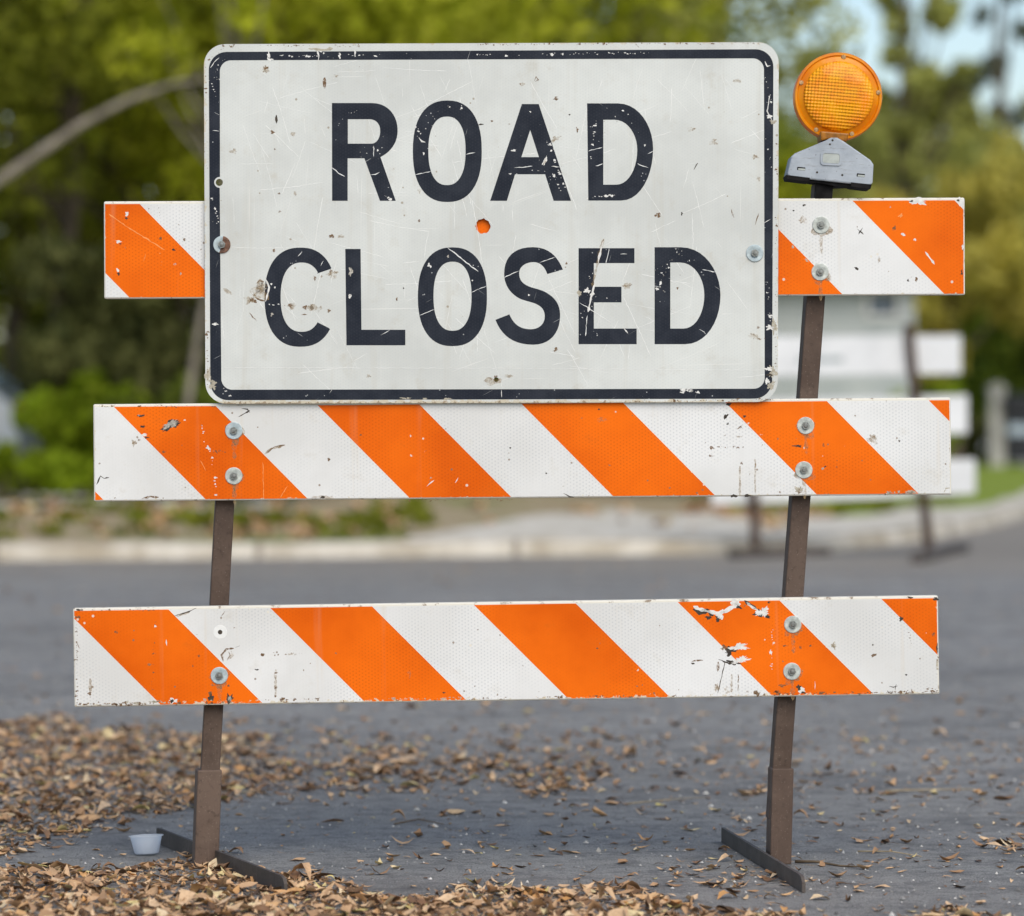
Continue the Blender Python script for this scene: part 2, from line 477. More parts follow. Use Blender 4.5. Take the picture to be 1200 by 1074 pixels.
def verge_z(x, y):
    d = y - kerb_y(x) - 0.2
    left = 1 / (1 + math.exp((x - 1.0) * 1.6))
    rise = 0.20 * left * min(1, max(0, d / 5.0))
    return 0.095 + rise + 0.012 * math.sin(x * 2.1 + y) * min(1, max(0, d))
verts = []; faces = []
ds = [0, 0.4, 1, 1.8, 2.8, 4, 6, 9, 14, 22, 40, 80, 160]
xs = list(np.linspace(-30, 1, 32)) + list(np.linspace(1.3, 16, 50))
for x in xs:
    y0 = kerb_y(x) + 0.17
    for d in ds:
        verts.append((x, y0 + d, verge_z(x, y0 + d)))
nd = len(ds)
for i in range(len(xs) - 1):
    for k in range(nd - 1):
        faces.append((i * nd + k, (i + 1) * nd + k, (i + 1) * nd + k + 1, i * nd + k + 1))
mb = MB(); mb.add(verts, faces)
tag(mb.build('verge', M['verge'], smooth=True), kind='structure')

def patch(name, cx, cy, rx, ry, mat, seed, lift=0.006, kindly='structure'):
    r_ = random.Random(seed)
    ph = [r_.uniform(0, 6.3) for _ in range(4)]
    n = 60; rings = 6
    verts = [(cx, cy, verge_z(cx, cy) + lift)]; faces = []
    for k in range(1, rings + 1):
        for i in range(n):
            a = 2 * math.pi * i / n
            w = 1 + 0.16 * math.sin(3 * a + ph[0]) + 0.10 * math.sin(5 * a + ph[1]) + 0.07 * math.sin(9 * a + ph[2])
            x = cx + rx * k / rings * w * math.cos(a); y = cy + ry * k / rings * w * math.sin(a)
            verts.append((x, y, verge_z(x, y) + lift))
    for i in range(n): faces.append((0, 1 + i, 1 + (i + 1) % n))
    for k in range(rings - 1):
        for i in range(n):
            a = 1 + k * n; b = a + n; i2 = (i + 1) % n
            faces.append((a + i, b + i, b + i2, a + i2))
    mb = MB(); mb.add(verts, faces)
    return tag(mb.build(name, mat, smooth=True), kind=kindly)
mb = MB(); verts = []; faces = []
xs_ = np.linspace(-0.7, 7.0, 60); nd_ = 9
for i_, x in enumerate(xs_):
    wd = 0.3 + 3.6 * min(1, max(0, (x + 0.7) / 1.5)) * (1 + 0.10 * math.sin(x * 4.0) + 0.06 * math.sin(x * 9.7))
    if x > 2.6: wd *= max(0.42, 1 - 0.30 * (x - 2.6))
    for k_ in range(nd_):
        y = kerb_y(x) + 0.185 + wd * k_ / (nd_ - 1)
        verts.append((x, y, verge_z(x, y) + 0.012))
for i_ in range(len(xs_) - 1):
    for k_ in range(nd_ - 1):
        faces.append((i_ * nd_ + k_, (i_ + 1) * nd_ + k_, (i_ + 1) * nd_ + k_ + 1, i_ * nd_ + k_ + 1))
mb.add(verts, faces); tag(mb.build('sand_patch', M['sand'], smooth=True), kind='structure')
patch('dirt_path', -3.4, 28.2, 1.5, 0.75, M['sand'], 8, 0.02)
patch('dirt_path', -2.1, 28.0, 0.5, 0.5, M['pale_concrete'], 12, 0.026)
# pavement strip and driveway across the lawn on the right
mb = MB()
a = [Vector((5.6, 40.5, 0)), Vector((7.0, 55, 0)), Vector((9.0, 70, 0)), Vector((10.6, 70, 0)), Vector((8.3, 55, 0)), Vector((6.6, 41.5, 0))]
a = [G(1130, 512, .1), G(1165, 545, .1), G(1168, 540, .1), G(1260, 560, .1), G(1260, 541, .1), G(1150, 510, .1)]
mb.prism([[(p.x, p.y) for p in a]], lambda u, v, d: (u, v, d), 0.135, 0.05)
tag(mb.build('driveway', M['pale_concrete']), kind='structure')

# =================================================================== BARRICADE
BAR_O = Vector((0, DIST, 0))
barricade = empty('barricade', BAR_O, 'orange and white striped three rail barricade standing on brown steel posts in front', 'barricade')

def bolt_mesh(kind='zinc'):
    mb = MB()
    r = 0.0182
    mb.lathe((0, 0, 0), [(0.0055, -0.0008), (0.0075, -0.0021), (r - 0.001, -0.0021), (r, -0.0012), (r, 0.0)], 40, 0)
    # hex head and stub
    hexp = [(0.0082 * math.cos(R(60 * k + 12)), 0.0082 * math.sin(R(60 * k + 12))) for k in range(6)]
    mb.prism([hexp], lambda u, v, d: (u, d, v), -0.0085, -0.0015, 1)
    mb.lathe((0, 0, 0), [(0, -0.0125), (0.0034, -0.0122), (0.0040, -0.0110), (0.0040, -0.008)], 16, 1)
    return mb
def bolt(px, py, Yf, parent, ploc_world_to_local, mats, name='bolt'):
    mb = bolt_mesh()
    o = mb.build(name, mats, parent, smooth=35)
    o.location = ploc_world_to_local(P(px, py, Yf))
    o.rotation_euler = (0, random.uniform(0, 6.28), 0)
    return o

def blob_loop(r_, cx, cy, rx, ry, ang=0, n=0, jag=0.34):
    pts = []
    n = n or int(max(10, min(44, 4.5 * max(rx, ry))))
    p1, p2 = r_.uniform(0, 6.3), r_.uniform(0, 6.3)
    for k in range(n):
        a = 2 * math.pi * k / n
        w = 0.92 + r_.uniform(-jag, jag) + 0.20 * math.sin(3 * a + p1) + 0.14 * math.sin(5 * a + p2)
        u, v = rx * w * math.cos(a), ry * w * math.sin(a)
        pts.append((cx + u * math.cos(ang) - v * math.sin(ang), cy + u * math.sin(ang) + v * math.cos(ang)))
    return pts
def stroke_loop(r_, pts, w, jag=0.3):
    L, Rr = [], []
    n = len(pts)
    for i, p in enumerate(pts):
        a = pts[max(i - 1, 0)]; b = pts[min(i + 1, n - 1)]
        tx, ty = b[0] - a[0], b[1] - a[1]; l = math.hypot(tx, ty) or 1
        nx, ny = -ty / l, tx / l
        ww = w / 2 * (1 + r_.uniform(-jag, jag)) * (0.25 if i in (0, n - 1) else 1)
        L.append((p[0] + nx * ww, p[1] + ny * ww)); Rr.append((p[0] - nx * ww, p[1] - ny * ww))
    return L + Rr[::-1]
def subdiv(pts, step=4.0, wob=0.4, r_=random):
    out = []
    for a, b in zip(pts, pts[1:]):
        n = max(1, int(math.hypot(b[0] - a[0], b[1] - a[1]) / step))
        for i in range(n):
            t = i / n
            out.append((a[0] + (b[0] - a[0]) * t + r_.uniform(-wob, wob), a[1] + (b[1] - a[1]) * t + r_.uniform(-wob, wob)))
    out.append(pts[-1])
    return out

DECAL = ['primer', 'cream', 'dark', 'rust', 'stain', 'silver', 'peach', 'scratch']
def decals(mb, marks, to_local, seed, base=1, lift=0.0):
    """marks in photo pixels: ('b', mat, x, y, rx, ry, angle) blobs, ('s', mat, width, [points]) strokes, ('d', mat, r, [(x,y)..]) dotted lines"""
    r_ = random.Random(seed)
    lay = 0
    fine = 0.72 if seed == 21 else 1.0
    for mk in marks:
        lay += 1
        depth = lift + 0.00005 + 0.0000006 * lay
        mi = base + DECAL.index('rust' if mk[0] == 'd' and mk[1] == 'dark' else mk[1])
        loops = []
        if mk[0] == 'b':
            ang = mk[6] if len(mk) > 6 else 0
            q = fine if mk[1] in ('primer', 'silver', 'cream') else 1.0
            loops.append(blob_loop(r_, mk[2], mk[3], mk[4] * q, mk[5] * q, ang, jag=0.06 if mk[1] == 'stain' and mk[4] > 10 else 0.34))
        elif mk[0] == 's':
            loops.append(stroke_loop(r_, subdiv(mk[3], 3, 0.4, r_), mk[2] * (fine * 0.85 if mk[1] in ('primer', 'scratch') else 1.0), 0.55))
        elif mk[0] == 'd':
            run = 0.85
            for p in subdiv(mk[3], 3.0, 1.1, r_):
                run = 0.85 if (run > 0.5) != (r_.random() < 0.22) else 0.12
                if r_.random() < run:
                    q = mk[2] * (r_.uniform(0.3, 0.9) if r_.random() < 0.75 else r_.uniform(1.0, 1.8))
                    loops.append(blob_loop(r_, p[0], p[1], q * r_.uniform(0.7, 1.7), q * r_.uniform(0.5, 1.1), n=8, jag=0.45))
        for lp in loops:
            tris = tessellate_polygon([[Vector((p[0], p[1], 0)) for p in lp]])
            mb.add([to_local(p[0], p[1], depth) for p in lp], [tuple(t) for t in tris], mi)

YF = 7.951            # front face of the rails
RAIL_T = 0.024
def rail(TL, TR, BL, BR, wo_top, label, seed, marks, bolts, rust=1.0, hole=None):
    """rail from its corner pixels; wo_top = a pixel on the top edge where white turns to orange"""
    bl = P(*BL, YF); br = P(*BR, YF); tl = P(*TL, YF); tr = P(*TR, YF)
    roll = -math.atan2(br.z - bl.z, br.x - bl.x)
    L = (br - bl).length; H = ((tl.z - bl.z) + (tr.z - br.z)) / 2
    mat_w = Matrix.Translation(bl) @ Matrix.Rotation(roll, 4, 'Y')
    inv = mat_w.inverted()
    def loc(x, y, depth=0.0):
        q = inv @ P(x, y, YF); return Vector((q.x, -depth, q.z))
    mb = MB()
    mb.box((L / 2, RAIL_T / 2, H / 2), (L, RAIL_T, H))
    body = mb.build('rail', M['rail_body'], barricade, bevel=0.0035)
    body['label'] = label
    body.location = bl - BAR_O; body.rotation_euler = (0, roll, 0)
    # reflective sheet, 0.6 mm proud, with a hole where a bolt is missing
    w = loc(*wo_top); period = 238.7 * YF / FPX
    phase = (w.x + w.z * 0.975) % period
    ml, mr, mt, mbm = 0.0030, 0.0030, 0.0058, 0.0030
    loops = [[(ml, mbm), (L - mr, mbm), (L - mr, H - mt), (ml, H - mt)]]
    sh = MB()
    sh.prism(loops, lambda u, v, d: (u, d, v), -0.0006, 0.0002)
    for (bx, by, kind) in bolts:
        marks = [('b', 'stain', bx + 1, by + 3, 11, 12), ('s', 'stain', 4, [(bx, by + 8), (bx + 1, by + 34)])] + marks
    decals(sh, marks, lambda x, y, d: loc(x, y, 0.0006 + d), seed)
    smat = sheet_material('striped_sheeting', L, H, period, phase, seed, rust)
    sh.build('reflective_sheet', [smat] + [M[k] for k in DECAL], body)
    for (bx, by, kind) in bolts:
        bolt(bx, by, YF - 0.0007, body, lambda p: inv @ p, [M[kind], M['bolt']])
    if hole:
        c = loc(*hole)
        hb = MB()
        hb.lathe(c + Vector((0, -0.0009, 0)), [(0.0045, 0.0001), (0.0140, 0.0), (0.0148, 0.0004)], 32, 0)
        hb.lathe(c + Vector((0, -0.0011, 0)), [(0, 0.0), (0.0048, 0.0)], 20, 1)
        hb.build('bolt_hole', [M['scratch'], M['dark']], body)
    return body

top_marks = [
    ('b', 'primer', 148.5, 251, 2.2, 3.0), ('b', 'dark', 148, 256, 1.8, 1.6), ('b', 'primer', 138.7, 283.5, 3.4, 1.6), ('b', 'dark', 141, 286, 1.5, 1),
    ('b', 'primer', 138, 317, 1.8, 2.4), ('b', 'dark', 139, 321, 1.6, 2.2), ('s', 'peach', 1.0, [(127, 251), (155, 270), (193, 293)]),
    ('d', 'peach', 0.7, [(188, 297), (189, 311)]), ('s', 'peach', 0.8, [(171, 298), (168, 307)]), ('b', 'rust', 188, 280, 2, 2), ('b', 'dark', 204, 293, 2.4, 1.4, 0.4),
    ('b', 'rust', 216, 281, 1.5, 1.8), ('b', 'cream', 205, 310, 1.6, 1.6), ('b', 'cream', 212, 321, 1.2, 1.4), ('d', 'dark', 0.8, [(174, 241), (174, 248)]), ('d', 'rust', 0.7, [(186, 245), (187, 253)]),
    ('b', 'primer', 1076, 236.5, 9, 4), ('b', 'dark', 1068, 236, 2.5, 1.2), ('b', 'primer', 1126, 236, 4, 4.5), ('b', 'dark', 1123, 235, 2, 1.2),
    ('s', 'primer', 2.8, [(1084, 295), (1089, 301), (1095, 310)]), ('b', 'primer', 1058, 275, 3.2, 1.8, 0.4), ('b', 'primer', 1072, 281, 2, 1.6), ('b', 'rust', 1048, 268, 2, 3, 0.5),
    ('b', 'peach', 1055, 253, 3, 2, -0.5), ('b', 'cream', 1043, 243, 1.4, 1.2),
    ('s', 'dark', 1.2, [(1004, 268), (1012, 275)]), ('s', 'dark', 1.2, [(1011, 267), (1006, 275)]), ('b', 'dark', 1004, 315, 2.6, 1.6, 0.3), ('b', 'dark', 1064, 329, 1.4, 1.6),
    ('b', 'dark', 942, 241, 2, 1.4), ('b', 'dark', 915 + 15, 247, 1.2, 1), ('b', 'stain', 941, 258, 5, 5), ('b', 'rust', 1074, 328, 1.6, 2.5), ('d', 'dark', 0.7, [(918, 232), (1000, 234)]),
    ('b', 'cream', 929, 290, 1.5, 2), ('b', 'cream', 945, 305, 3, 1.4, 0.8), ('b', 'dark', 1127, 320, 1.2, 3), ('b', 'primer', 1128, 290, 1.3, 3), ('b', 'stain', 1030, 305, 1.5, 4),
]
mid_marks = [
    ('b', 'dark', 200.5, 498.5, 11, 4.6, -0.42), ('b', 'silver', 200, 497.6, 10.2, 3.8, -0.42), ('b', 'dark', 165, 487.5, 4.6, 1.4), ('b', 'silver', 163, 487, 2, 1.0), ('b', 'dark', 167, 500, 3.6, 1.3),
    ('b', 'primer', 169, 510, 3.2, 1.5), ('b', 'dark', 172, 513, 3, 1.2), ('b', 'stain', 157, 519, 3, 4), ('b', 'rust', 163, 516, 2, 1.4), ('b', 'rust', 192, 529.5, 2, 1.6),
    ('d', 'primer', 1.5, [(236, 499), (238, 508)]), ('d', 'primer', 1.7, [(239, 518), (246, 529)]), ('b', 'primer', 244, 525, 3, 1.9, 0.5), ('d', 'primer', 0.9, [(247, 531), (250, 548), (252, 560)]),
    ('d', 'primer', 1.5, [(252, 560), (254, 586)]), ('d', 'rust', 1.2, [(251, 529), (270, 529)]), ('d', 'cream', 1.0, [(250, 528), (258, 531)]),
    ('s', 'peach', 0.7, [(235, 540), (241, 552)]), ('s', 'peach', 0.7, [(337, 570), (328, 584)]), ('s', 'peach', 0.6, [(308, 542), (309, 584)]),
    ('s', 'stain', 2.6, [(310, 533), (318, 526), (334, 522)]), ('s', 'rust', 1.1, [(312, 531), (322, 524), (334, 521.5)]), ('s', 'dark', 1.6, [(280, 489), (287, 485), (293, 481)]), ('s', 'dark', 1.3, [(293, 484), (290, 480), (283, 479)]),
    ('s', 'dark', 1.2, [(113, 568), (118, 558), (122, 561), (128, 560)]), ('s', 'rust', 2.2, [(166, 585), (176, 582), (186, 583)]), ('s', 'stain', 3.0, [(365, 583), (376, 582), (392, 584)]), ('b', 'rust', 385, 539, 1.5, 2.4),
    ('b', 'dark', 378, 583, 3, 1.6), ('b', 'dark', 850.5, 488, 2, 3.4, 0.5), ('b', 'dark', 853, 497, 1.4, 1.4), ('b', 'dark', 872, 488, 2, 1.6), ('b', 'rust', 867, 501, 3.2, 1.2, -0.6),
    ('d', 'rust', 1.2, [(843, 524.5), (871, 524.5)]), ('b', 'rust', 834, 525, 2.6, 2.4), ('b', 'rust', 833, 534.5, 3, 1.2), ('b', 'stain', 866, 512, 3, 1), ('b', 'rust', 869, 543, 1.6, 2),
    ('s', 'stain', 2.2, [(867, 546), (867, 581)]), ('s', 'stain', 1.8, [(885, 536), (885, 578)]), ('b', 'cream', 936, 574, 5, 4), ('b', 'rust', 937, 576, 3, 2.6),
    ('b', 'dark', 934.5, 523, 4.6, 1.7), ('b', 'cream', 964, 549.5, 1.6, 1.5), ('b', 'dark', 967, 547, 1.7, 1), ('b', 'rust', 965, 522, 1.4, 2.4), ('d', 'rust', 0.9, [(981, 540), (979, 566)]),
    ('b', 'dark', 860, 581.5, 4, 1.6), ('b', 'dark', 876, 581, 5, 2), ('d', 'cream', 1.8, [(1040, 577), (1070, 577)]), ('d', 'dark', 1.3, [(1038, 578.6), (1072, 578.6)]),
    ('s', 'cream', 2.2, [(1106, 577), (1108, 573), (1113, 572)]), ('b', 'dark', 1054, 517, 1.2, 1.6), ('b', 'stain', 1022, 515, 6, 5), ('b', 'dark', 854.5, 474, 3, 1.8), ('b', 'stain', 705, 492, 6, 3),
    ('b', 'dark', 598, 525, 1.2, 1), ('b', 'dark', 640, 555, 1.4, 1), ('b', 'cream', 505, 560, 1.5, 1), ('s', 'primer', 1.2, [(500, 570), (509, 563)]), ('s', 'primer', 1.0, [(533, 566), (537, 560)]),
    ('s', 'dark', 1.2, [(660, 578), (668, 582), (673, 583)]), ('b', 'rust', 423, 510, 1.4, 1), ('b', 'dark', 702, 480, 1.3, 1.1), ('d', 'dark', 0.7, [(480, 586), (600, 586)]), ('d', 'dark', 0.8, [(116, 476), (280, 477)]),
]
low_marks = [
    ('b', 'primer', 203, 821.5, 5, 2.8), ('b', 'dark', 201, 822, 2.6, 2.4), ('b', 'dark', 247, 818, 4, 4.5), ('b', 'rust', 246, 813, 2, 3), ('b', 'dark', 269, 818, 4.6, 5), ('b', 'silver', 269, 819, 2.2, 3),
    ('s', 'rust', 2.0, [(262, 776), (260, 768), (265, 761), (274, 760)]), ('s', 'stain', 3.0, [(267, 773), (272, 768), (271, 763)]), ('s', 'rust', 1.2, [(266, 774), (270, 768), (268, 764)]), ('s', 'dark', 1.0, [(276, 759), (281, 757)]),
    ('d', 'rust', 1.4, [(308, 767.5), (335, 767)]), ('d', 'stain', 1.2, [(335, 767), (356, 766)]), ('d', 'rust', 0.8, [(182, 730), (180, 770), (178, 818)]), ('s', 'primer', 1.4, [(195, 750), (195.5, 757)]),
    ('b', 'primer', 182, 734, 1.2, 1.6), ('s', 'dark', 1.2, [(204, 722), (218, 718), (230, 713)]), ('s', 'stain', 2.4, [(205, 723), (222, 718)]), ('s', 'stain', 2.6, [(323, 784), (323, 817)]), ('d', 'rust', 0.8, [(323, 786), (323, 816)]),
    ('d', 'dark', 1.6, [(311, 820.5), (345, 820)]), ('d', 'rust', 1.5, [(340, 820), (372, 819.5)]), ('d', 'dark', 1.4, [(92, 826), (300, 822.5)]), ('d', 'rust', 1.7, [(92, 824), (180, 824)]), ('d', 'cream', 1.8, [(150, 824), (250, 821)]),
    ('d', 'dark', 1.2, [(90, 735), (90, 826)]), ('d', 'rust', 1.4, [(91, 720), (91, 770)]), ('s', 'stain', 3, [(106, 795), (106, 818)]), ('b', 'rust', 105, 813, 2, 2), ('b', 'stain', 175, 779, 3, 2),
    ('b', 'rust', 136, 741, 2.8, 1.4), ('b', 'rust', 233, 769, 1.6, 1.8), ('b', 'rust', 226, 781, 1.2, 1.4), ('b', 'rust', 268, 804, 1.8, 1.6), ('d', 'stain', 1.1, [(247, 803), (268, 806)]), ('s', 'rust', 1.2, [(259, 723), (264, 716)]),
    ('b', 'dark', 93, 715, 4, 1.3), ('d', 'dark', 0.8, [(110, 715), (180, 715)]), ('s', 'rust', 1.4, [(90, 752), (93, 760)]), ('b', 'dark', 301, 785, 2, 1),
    # torn sheeting, right
    ('s', 'dark', 4.4, [(812, 714), (820, 718), (829, 716), (836, 722)]), ('s', 'primer', 4.2, [(813, 711), (822, 715), (832, 717), (842, 719), (850, 716)]), ('b', 'dark', 842, 725, 4, 3.2), ('b', 'primer', 844, 721, 4, 6, 0.7),
    ('s', 'primer', 6, [(848, 718), (856, 713), (862, 710), (866, 704)]), ('b', 'primer', 861, 706, 6, 4, 0.4), ('b', 'dark', 866, 712, 4, 1.6, 0.3), ('s', 'dark', 3.8, [(872, 704), (879, 709), (887, 714)]), ('s', 'primer', 2.6, [(875, 706), (882, 712), (889, 716)]),
    ('b', 'dark', 893, 720, 8.6, 4.6, 0.1), ('b', 'primer', 894, 717.5, 8, 4.8, -0.35), ('b', 'dark', 830, 724, 4, 2), ('b', 'dark', 901, 706, 2, 1.3),
    ('b', 'dark', 856, 763, 7, 4.6, -0.4), ('b', 'rust', 849, 759, 4, 3), ('b', 'primer', 866, 758.5, 11, 4.2, -0.12), ('b', 'dark', 860, 777, 8, 2.6, 0.1), ('b', 'primer', 868.5, 773.6, 9.5, 3.8, -0.2),
    ('d', 'primer', 1.1, [(905, 735), (904, 790)]), ('b', 'primer', 903, 765, 1.8, 3), ('s', 'dark', 1.0, [(849.5, 775), (845, 796), (841, 813)]), ('s', 'rust', 2.4, [(842, 776), (841, 787)]), ('s', 'dark', 1.4, [(842, 773), (856, 778)]),
    ('b', 'stain', 853, 809.5, 4.4, 4.4), ('b', 'stain', 840, 806, 3, 5), ('s', 'stain', 2.4, [(857, 790), (857, 812)]), ('s', 'rust', 1.0, [(865, 790), (865, 811)]), ('s', 'rust', 1.8, [(810, 776), (815, 774), (824, 774)]), ('b', 'dark', 812, 778, 2.4, 1.1),
    ('b', 'primer', 938.6, 809, 4.2, 4.4), ('b', 'dark', 936, 806, 3, 3.6), ('b', 'dark', 941, 812, 3, 1.5), ('d', 'rust', 2.0, [(866, 812), (930, 811)]), ('d', 'dark', 1.4, [(800, 815), (1095, 811)]), ('d', 'rust', 1.6, [(1060, 810), (1096, 808)]),
    ('s', 'dark', 2.0, [(1042, 804), (1047, 806), (1052, 804)]), ('s', 'dark', 1.6, [(1050, 802), (1049, 809)]), ('b', 'dark', 1096.5, 702, 3.4, 2.2), ('b', 'dark', 1056, 725.5, 3, 2.6), ('d', 'dark', 0.8, [(1065, 739), (1067, 758)]),
    ('b', 'rust', 938, 759, 1.8, 2), ('b', 'rust', 950, 757, 2, 1.4), ('b', 'rust', 920, 757, 3, 1), ('b', 'cream', 977, 757, 3, 4), ('b', 'stain', 977, 757, 2, 2.6), ('b', 'dark', 1023, 756, 1.4, 1), ('b', 'rust', 1024, 768, 4, 1.6, -0.5), ('b', 'dark', 1062, 791, 1.2, 1),
    ('b', 'dark', 1067, 700.6, 3, 1.2), ('b', 'rust', 1094, 744, 2, 2.6), ('b', 'dark', 1098, 760, 1.2, 5), ('b', 'cream', 1098, 780, 1.4, 6), ('d', 'dark', 1.0, [(1099, 770), (1099, 812)]), ('s', 'primer', 0.9, [(955, 799), (955, 808)]), ('b', 'rust', 916, 804, 4, 2),
    ('b', 'rust', 560, 738, 1.2, 1), ('b', 'dark', 520, 812, 2, 1), ('d', 'rust', 1.1, [(560, 818), (760, 816)]), ('d', 'cream', 1.2, [(420, 820), (540, 818)]), ('b', 'stain', 480, 790, 2, 5), ('b', 'rust', 700, 760, 1.4, 1),
]
rail((122, 237), (1131, 231), (122, 350.5), (1131, 346), (281.3, 237), 'top striped rail behind the sign', 1, top_marks,
     [(962, 264, 'zinc'), (961, 319, 'zinc')], 1.0)
rail((110, 475), (1115, 465), (110, 588), (1115, 580), (131.5, 475), 'middle striped rail just below the sign', 2, mid_marks,
     [(274, 505, 'zinc_blue'), (274, 558, 'zinc'), (944, 499, 'zinc'), (942, 551, 'zinc')], 1.15)
rail((88, 713), (1100, 698), (87, 829), (1101, 814), (313.5, 709.5), 'lowest striped rail with torn sheeting and a missing bolt', 3, low_marks,
     [(257, 792, 'zinc_blue'), (929, 732, 'zinc'), (928, 787, 'zinc')], 2.2, hole=(258, 741))

# posts, sleeves, feet
def leaning_tube(name, bot, top, w, d, yaw, mat, taper=None):
    """square tube from bot to top (world points on its front-face centre line), yawed"""
    mb = MB()
    c, s = math.cos(yaw), math.sin(yaw)
    verts = []
    for p in (bot, top):
        for (a, b) in ((-w / 2, 0), (w / 2, 0), (w / 2, d), (-w / 2, d)):
            verts.append(Vector((p.x + a * c - b * s, p.y + a * s + b * c, p.z)) - BAR_O)
    mb.add(verts, [(0, 1, 5, 4), (1, 2, 6, 5), (2, 3, 7, 6), (3, 0, 4, 7), (4, 5, 6, 7), (3, 2, 1, 0)])
    return mb.build(name, mat, barricade, bevel=0.0025)
YP = 7.981
leaning_tube('post', P(243.5, 960, YP), P(281.5, 262, YP), 0.0400, 0.040, R(7), M['post'])
leaning_tube('post', P(912.0, 960, YP), P(966.0, 216, YP), 0.0400, 0.040, R(7), M['post'])
leaning_tube('sleeve', P(242.0, 1015.5, 7.968), P(246.0, 903.0, 7.968), 0.0515, 0.052, R(11), M['sleeve'])
leaning_tube('sleeve', P(915.0, 1013.5, 7.968), P(917.8, 901.0, 7.968), 0.0460, 0.052, R(7), M['sleeve'])
def foot(back, front, h, t, off=0.0):
    d = (front - back); L = d.length; d.normalize()
    n = Vector((-d.y, d.x, 0))
    prof = [(0, 0.001), (L - 0.0, 0.001), (L, h * 0.62), (L - 0.012, h * 0.92), (L - 0.03, h), (0.004, h), (0, h - 0.004)]
    mb = MB()
    mb.prism([prof], lambda u, v, w: back + d * u + n * w + Vector((0, 0, v)) - BAR_O, -t / 2, t / 2)
    # the lower flange of the angle bar, lying on the ground on the far side
    s = 1
    fl = [(0.01, 0.0), (L - 0.25, 0.0), (L - 0.28, 0.03), (0.01, 0.03)]
    mb.prism([fl], lambda u, v, w: back + d * u + n * (t / 2 + 0.0005 + v) + Vector((0, 0, w)) - BAR_O, 0.001, 0.005)
    return mb.build('foot', M['foot'], barricade)
foot(G(185, 989), G(335, 1049), 0.036, 0.007)
foot(G(847, 987.5), G(942, 1047), 0.034, 0.007)

# =================================================================== SIGN
YS = 7.941            # front face of the sign panel
SIGN_O = P(576, 472, YS)
sign = empty('road_sign', SIGN_O, 'scratched white sign with black letters bolted to the top of the striped barricade', 'road sign')
def S3(x, y, depth): return P(x, y, YS) - SIGN_O + Vector((0, -depth, 0))
def quad_round(corners, rad, n=10):
    """rounded loop through a TL, TR, BR, BL quad"""
    out = []
    c = [Vector((p[0], p[1], 0)) for p in corners]
    for i in range(4):
        a, b, d = c[i - 1], c[i], c[(i + 1) % 4]
        e1 = (a - b).normalized(); e2 = (d - b).normalized()
        ctr = b + (e1 + e2) * rad
        s = -e2; e = -e1
        for k in range(n + 1):
            t = k / n * math.pi / 2
            v = ctr + (s * math.cos(t) + e * math.sin(t)) * rad
            out.append((v.x, v.y))
    return out
def circ(cx, cy, r, n=24, jag=0.0, r_=random):
    return [(cx + r * (1 + r_.uniform(-jag, jag)) * math.cos(2 * math.pi * k / n), cy + r * (1 + r_.uniform(-jag, jag)) * math.sin(2 * math.pi * k / n)) for k in range(n)]
outer = quad_round([(238.8, 52.0), (912.8, 49.6), (911.4, 471.3), (240.8, 473.6)], 25)
pan = MB()
pan.prism([outer, circ(257, 214, 4.2), circ(566, 265.3, 8.7, 26, 0.10), circ(581.5, 445, 2.9, 14, 0.1)], S3, 0.0, -0.0022, 0)
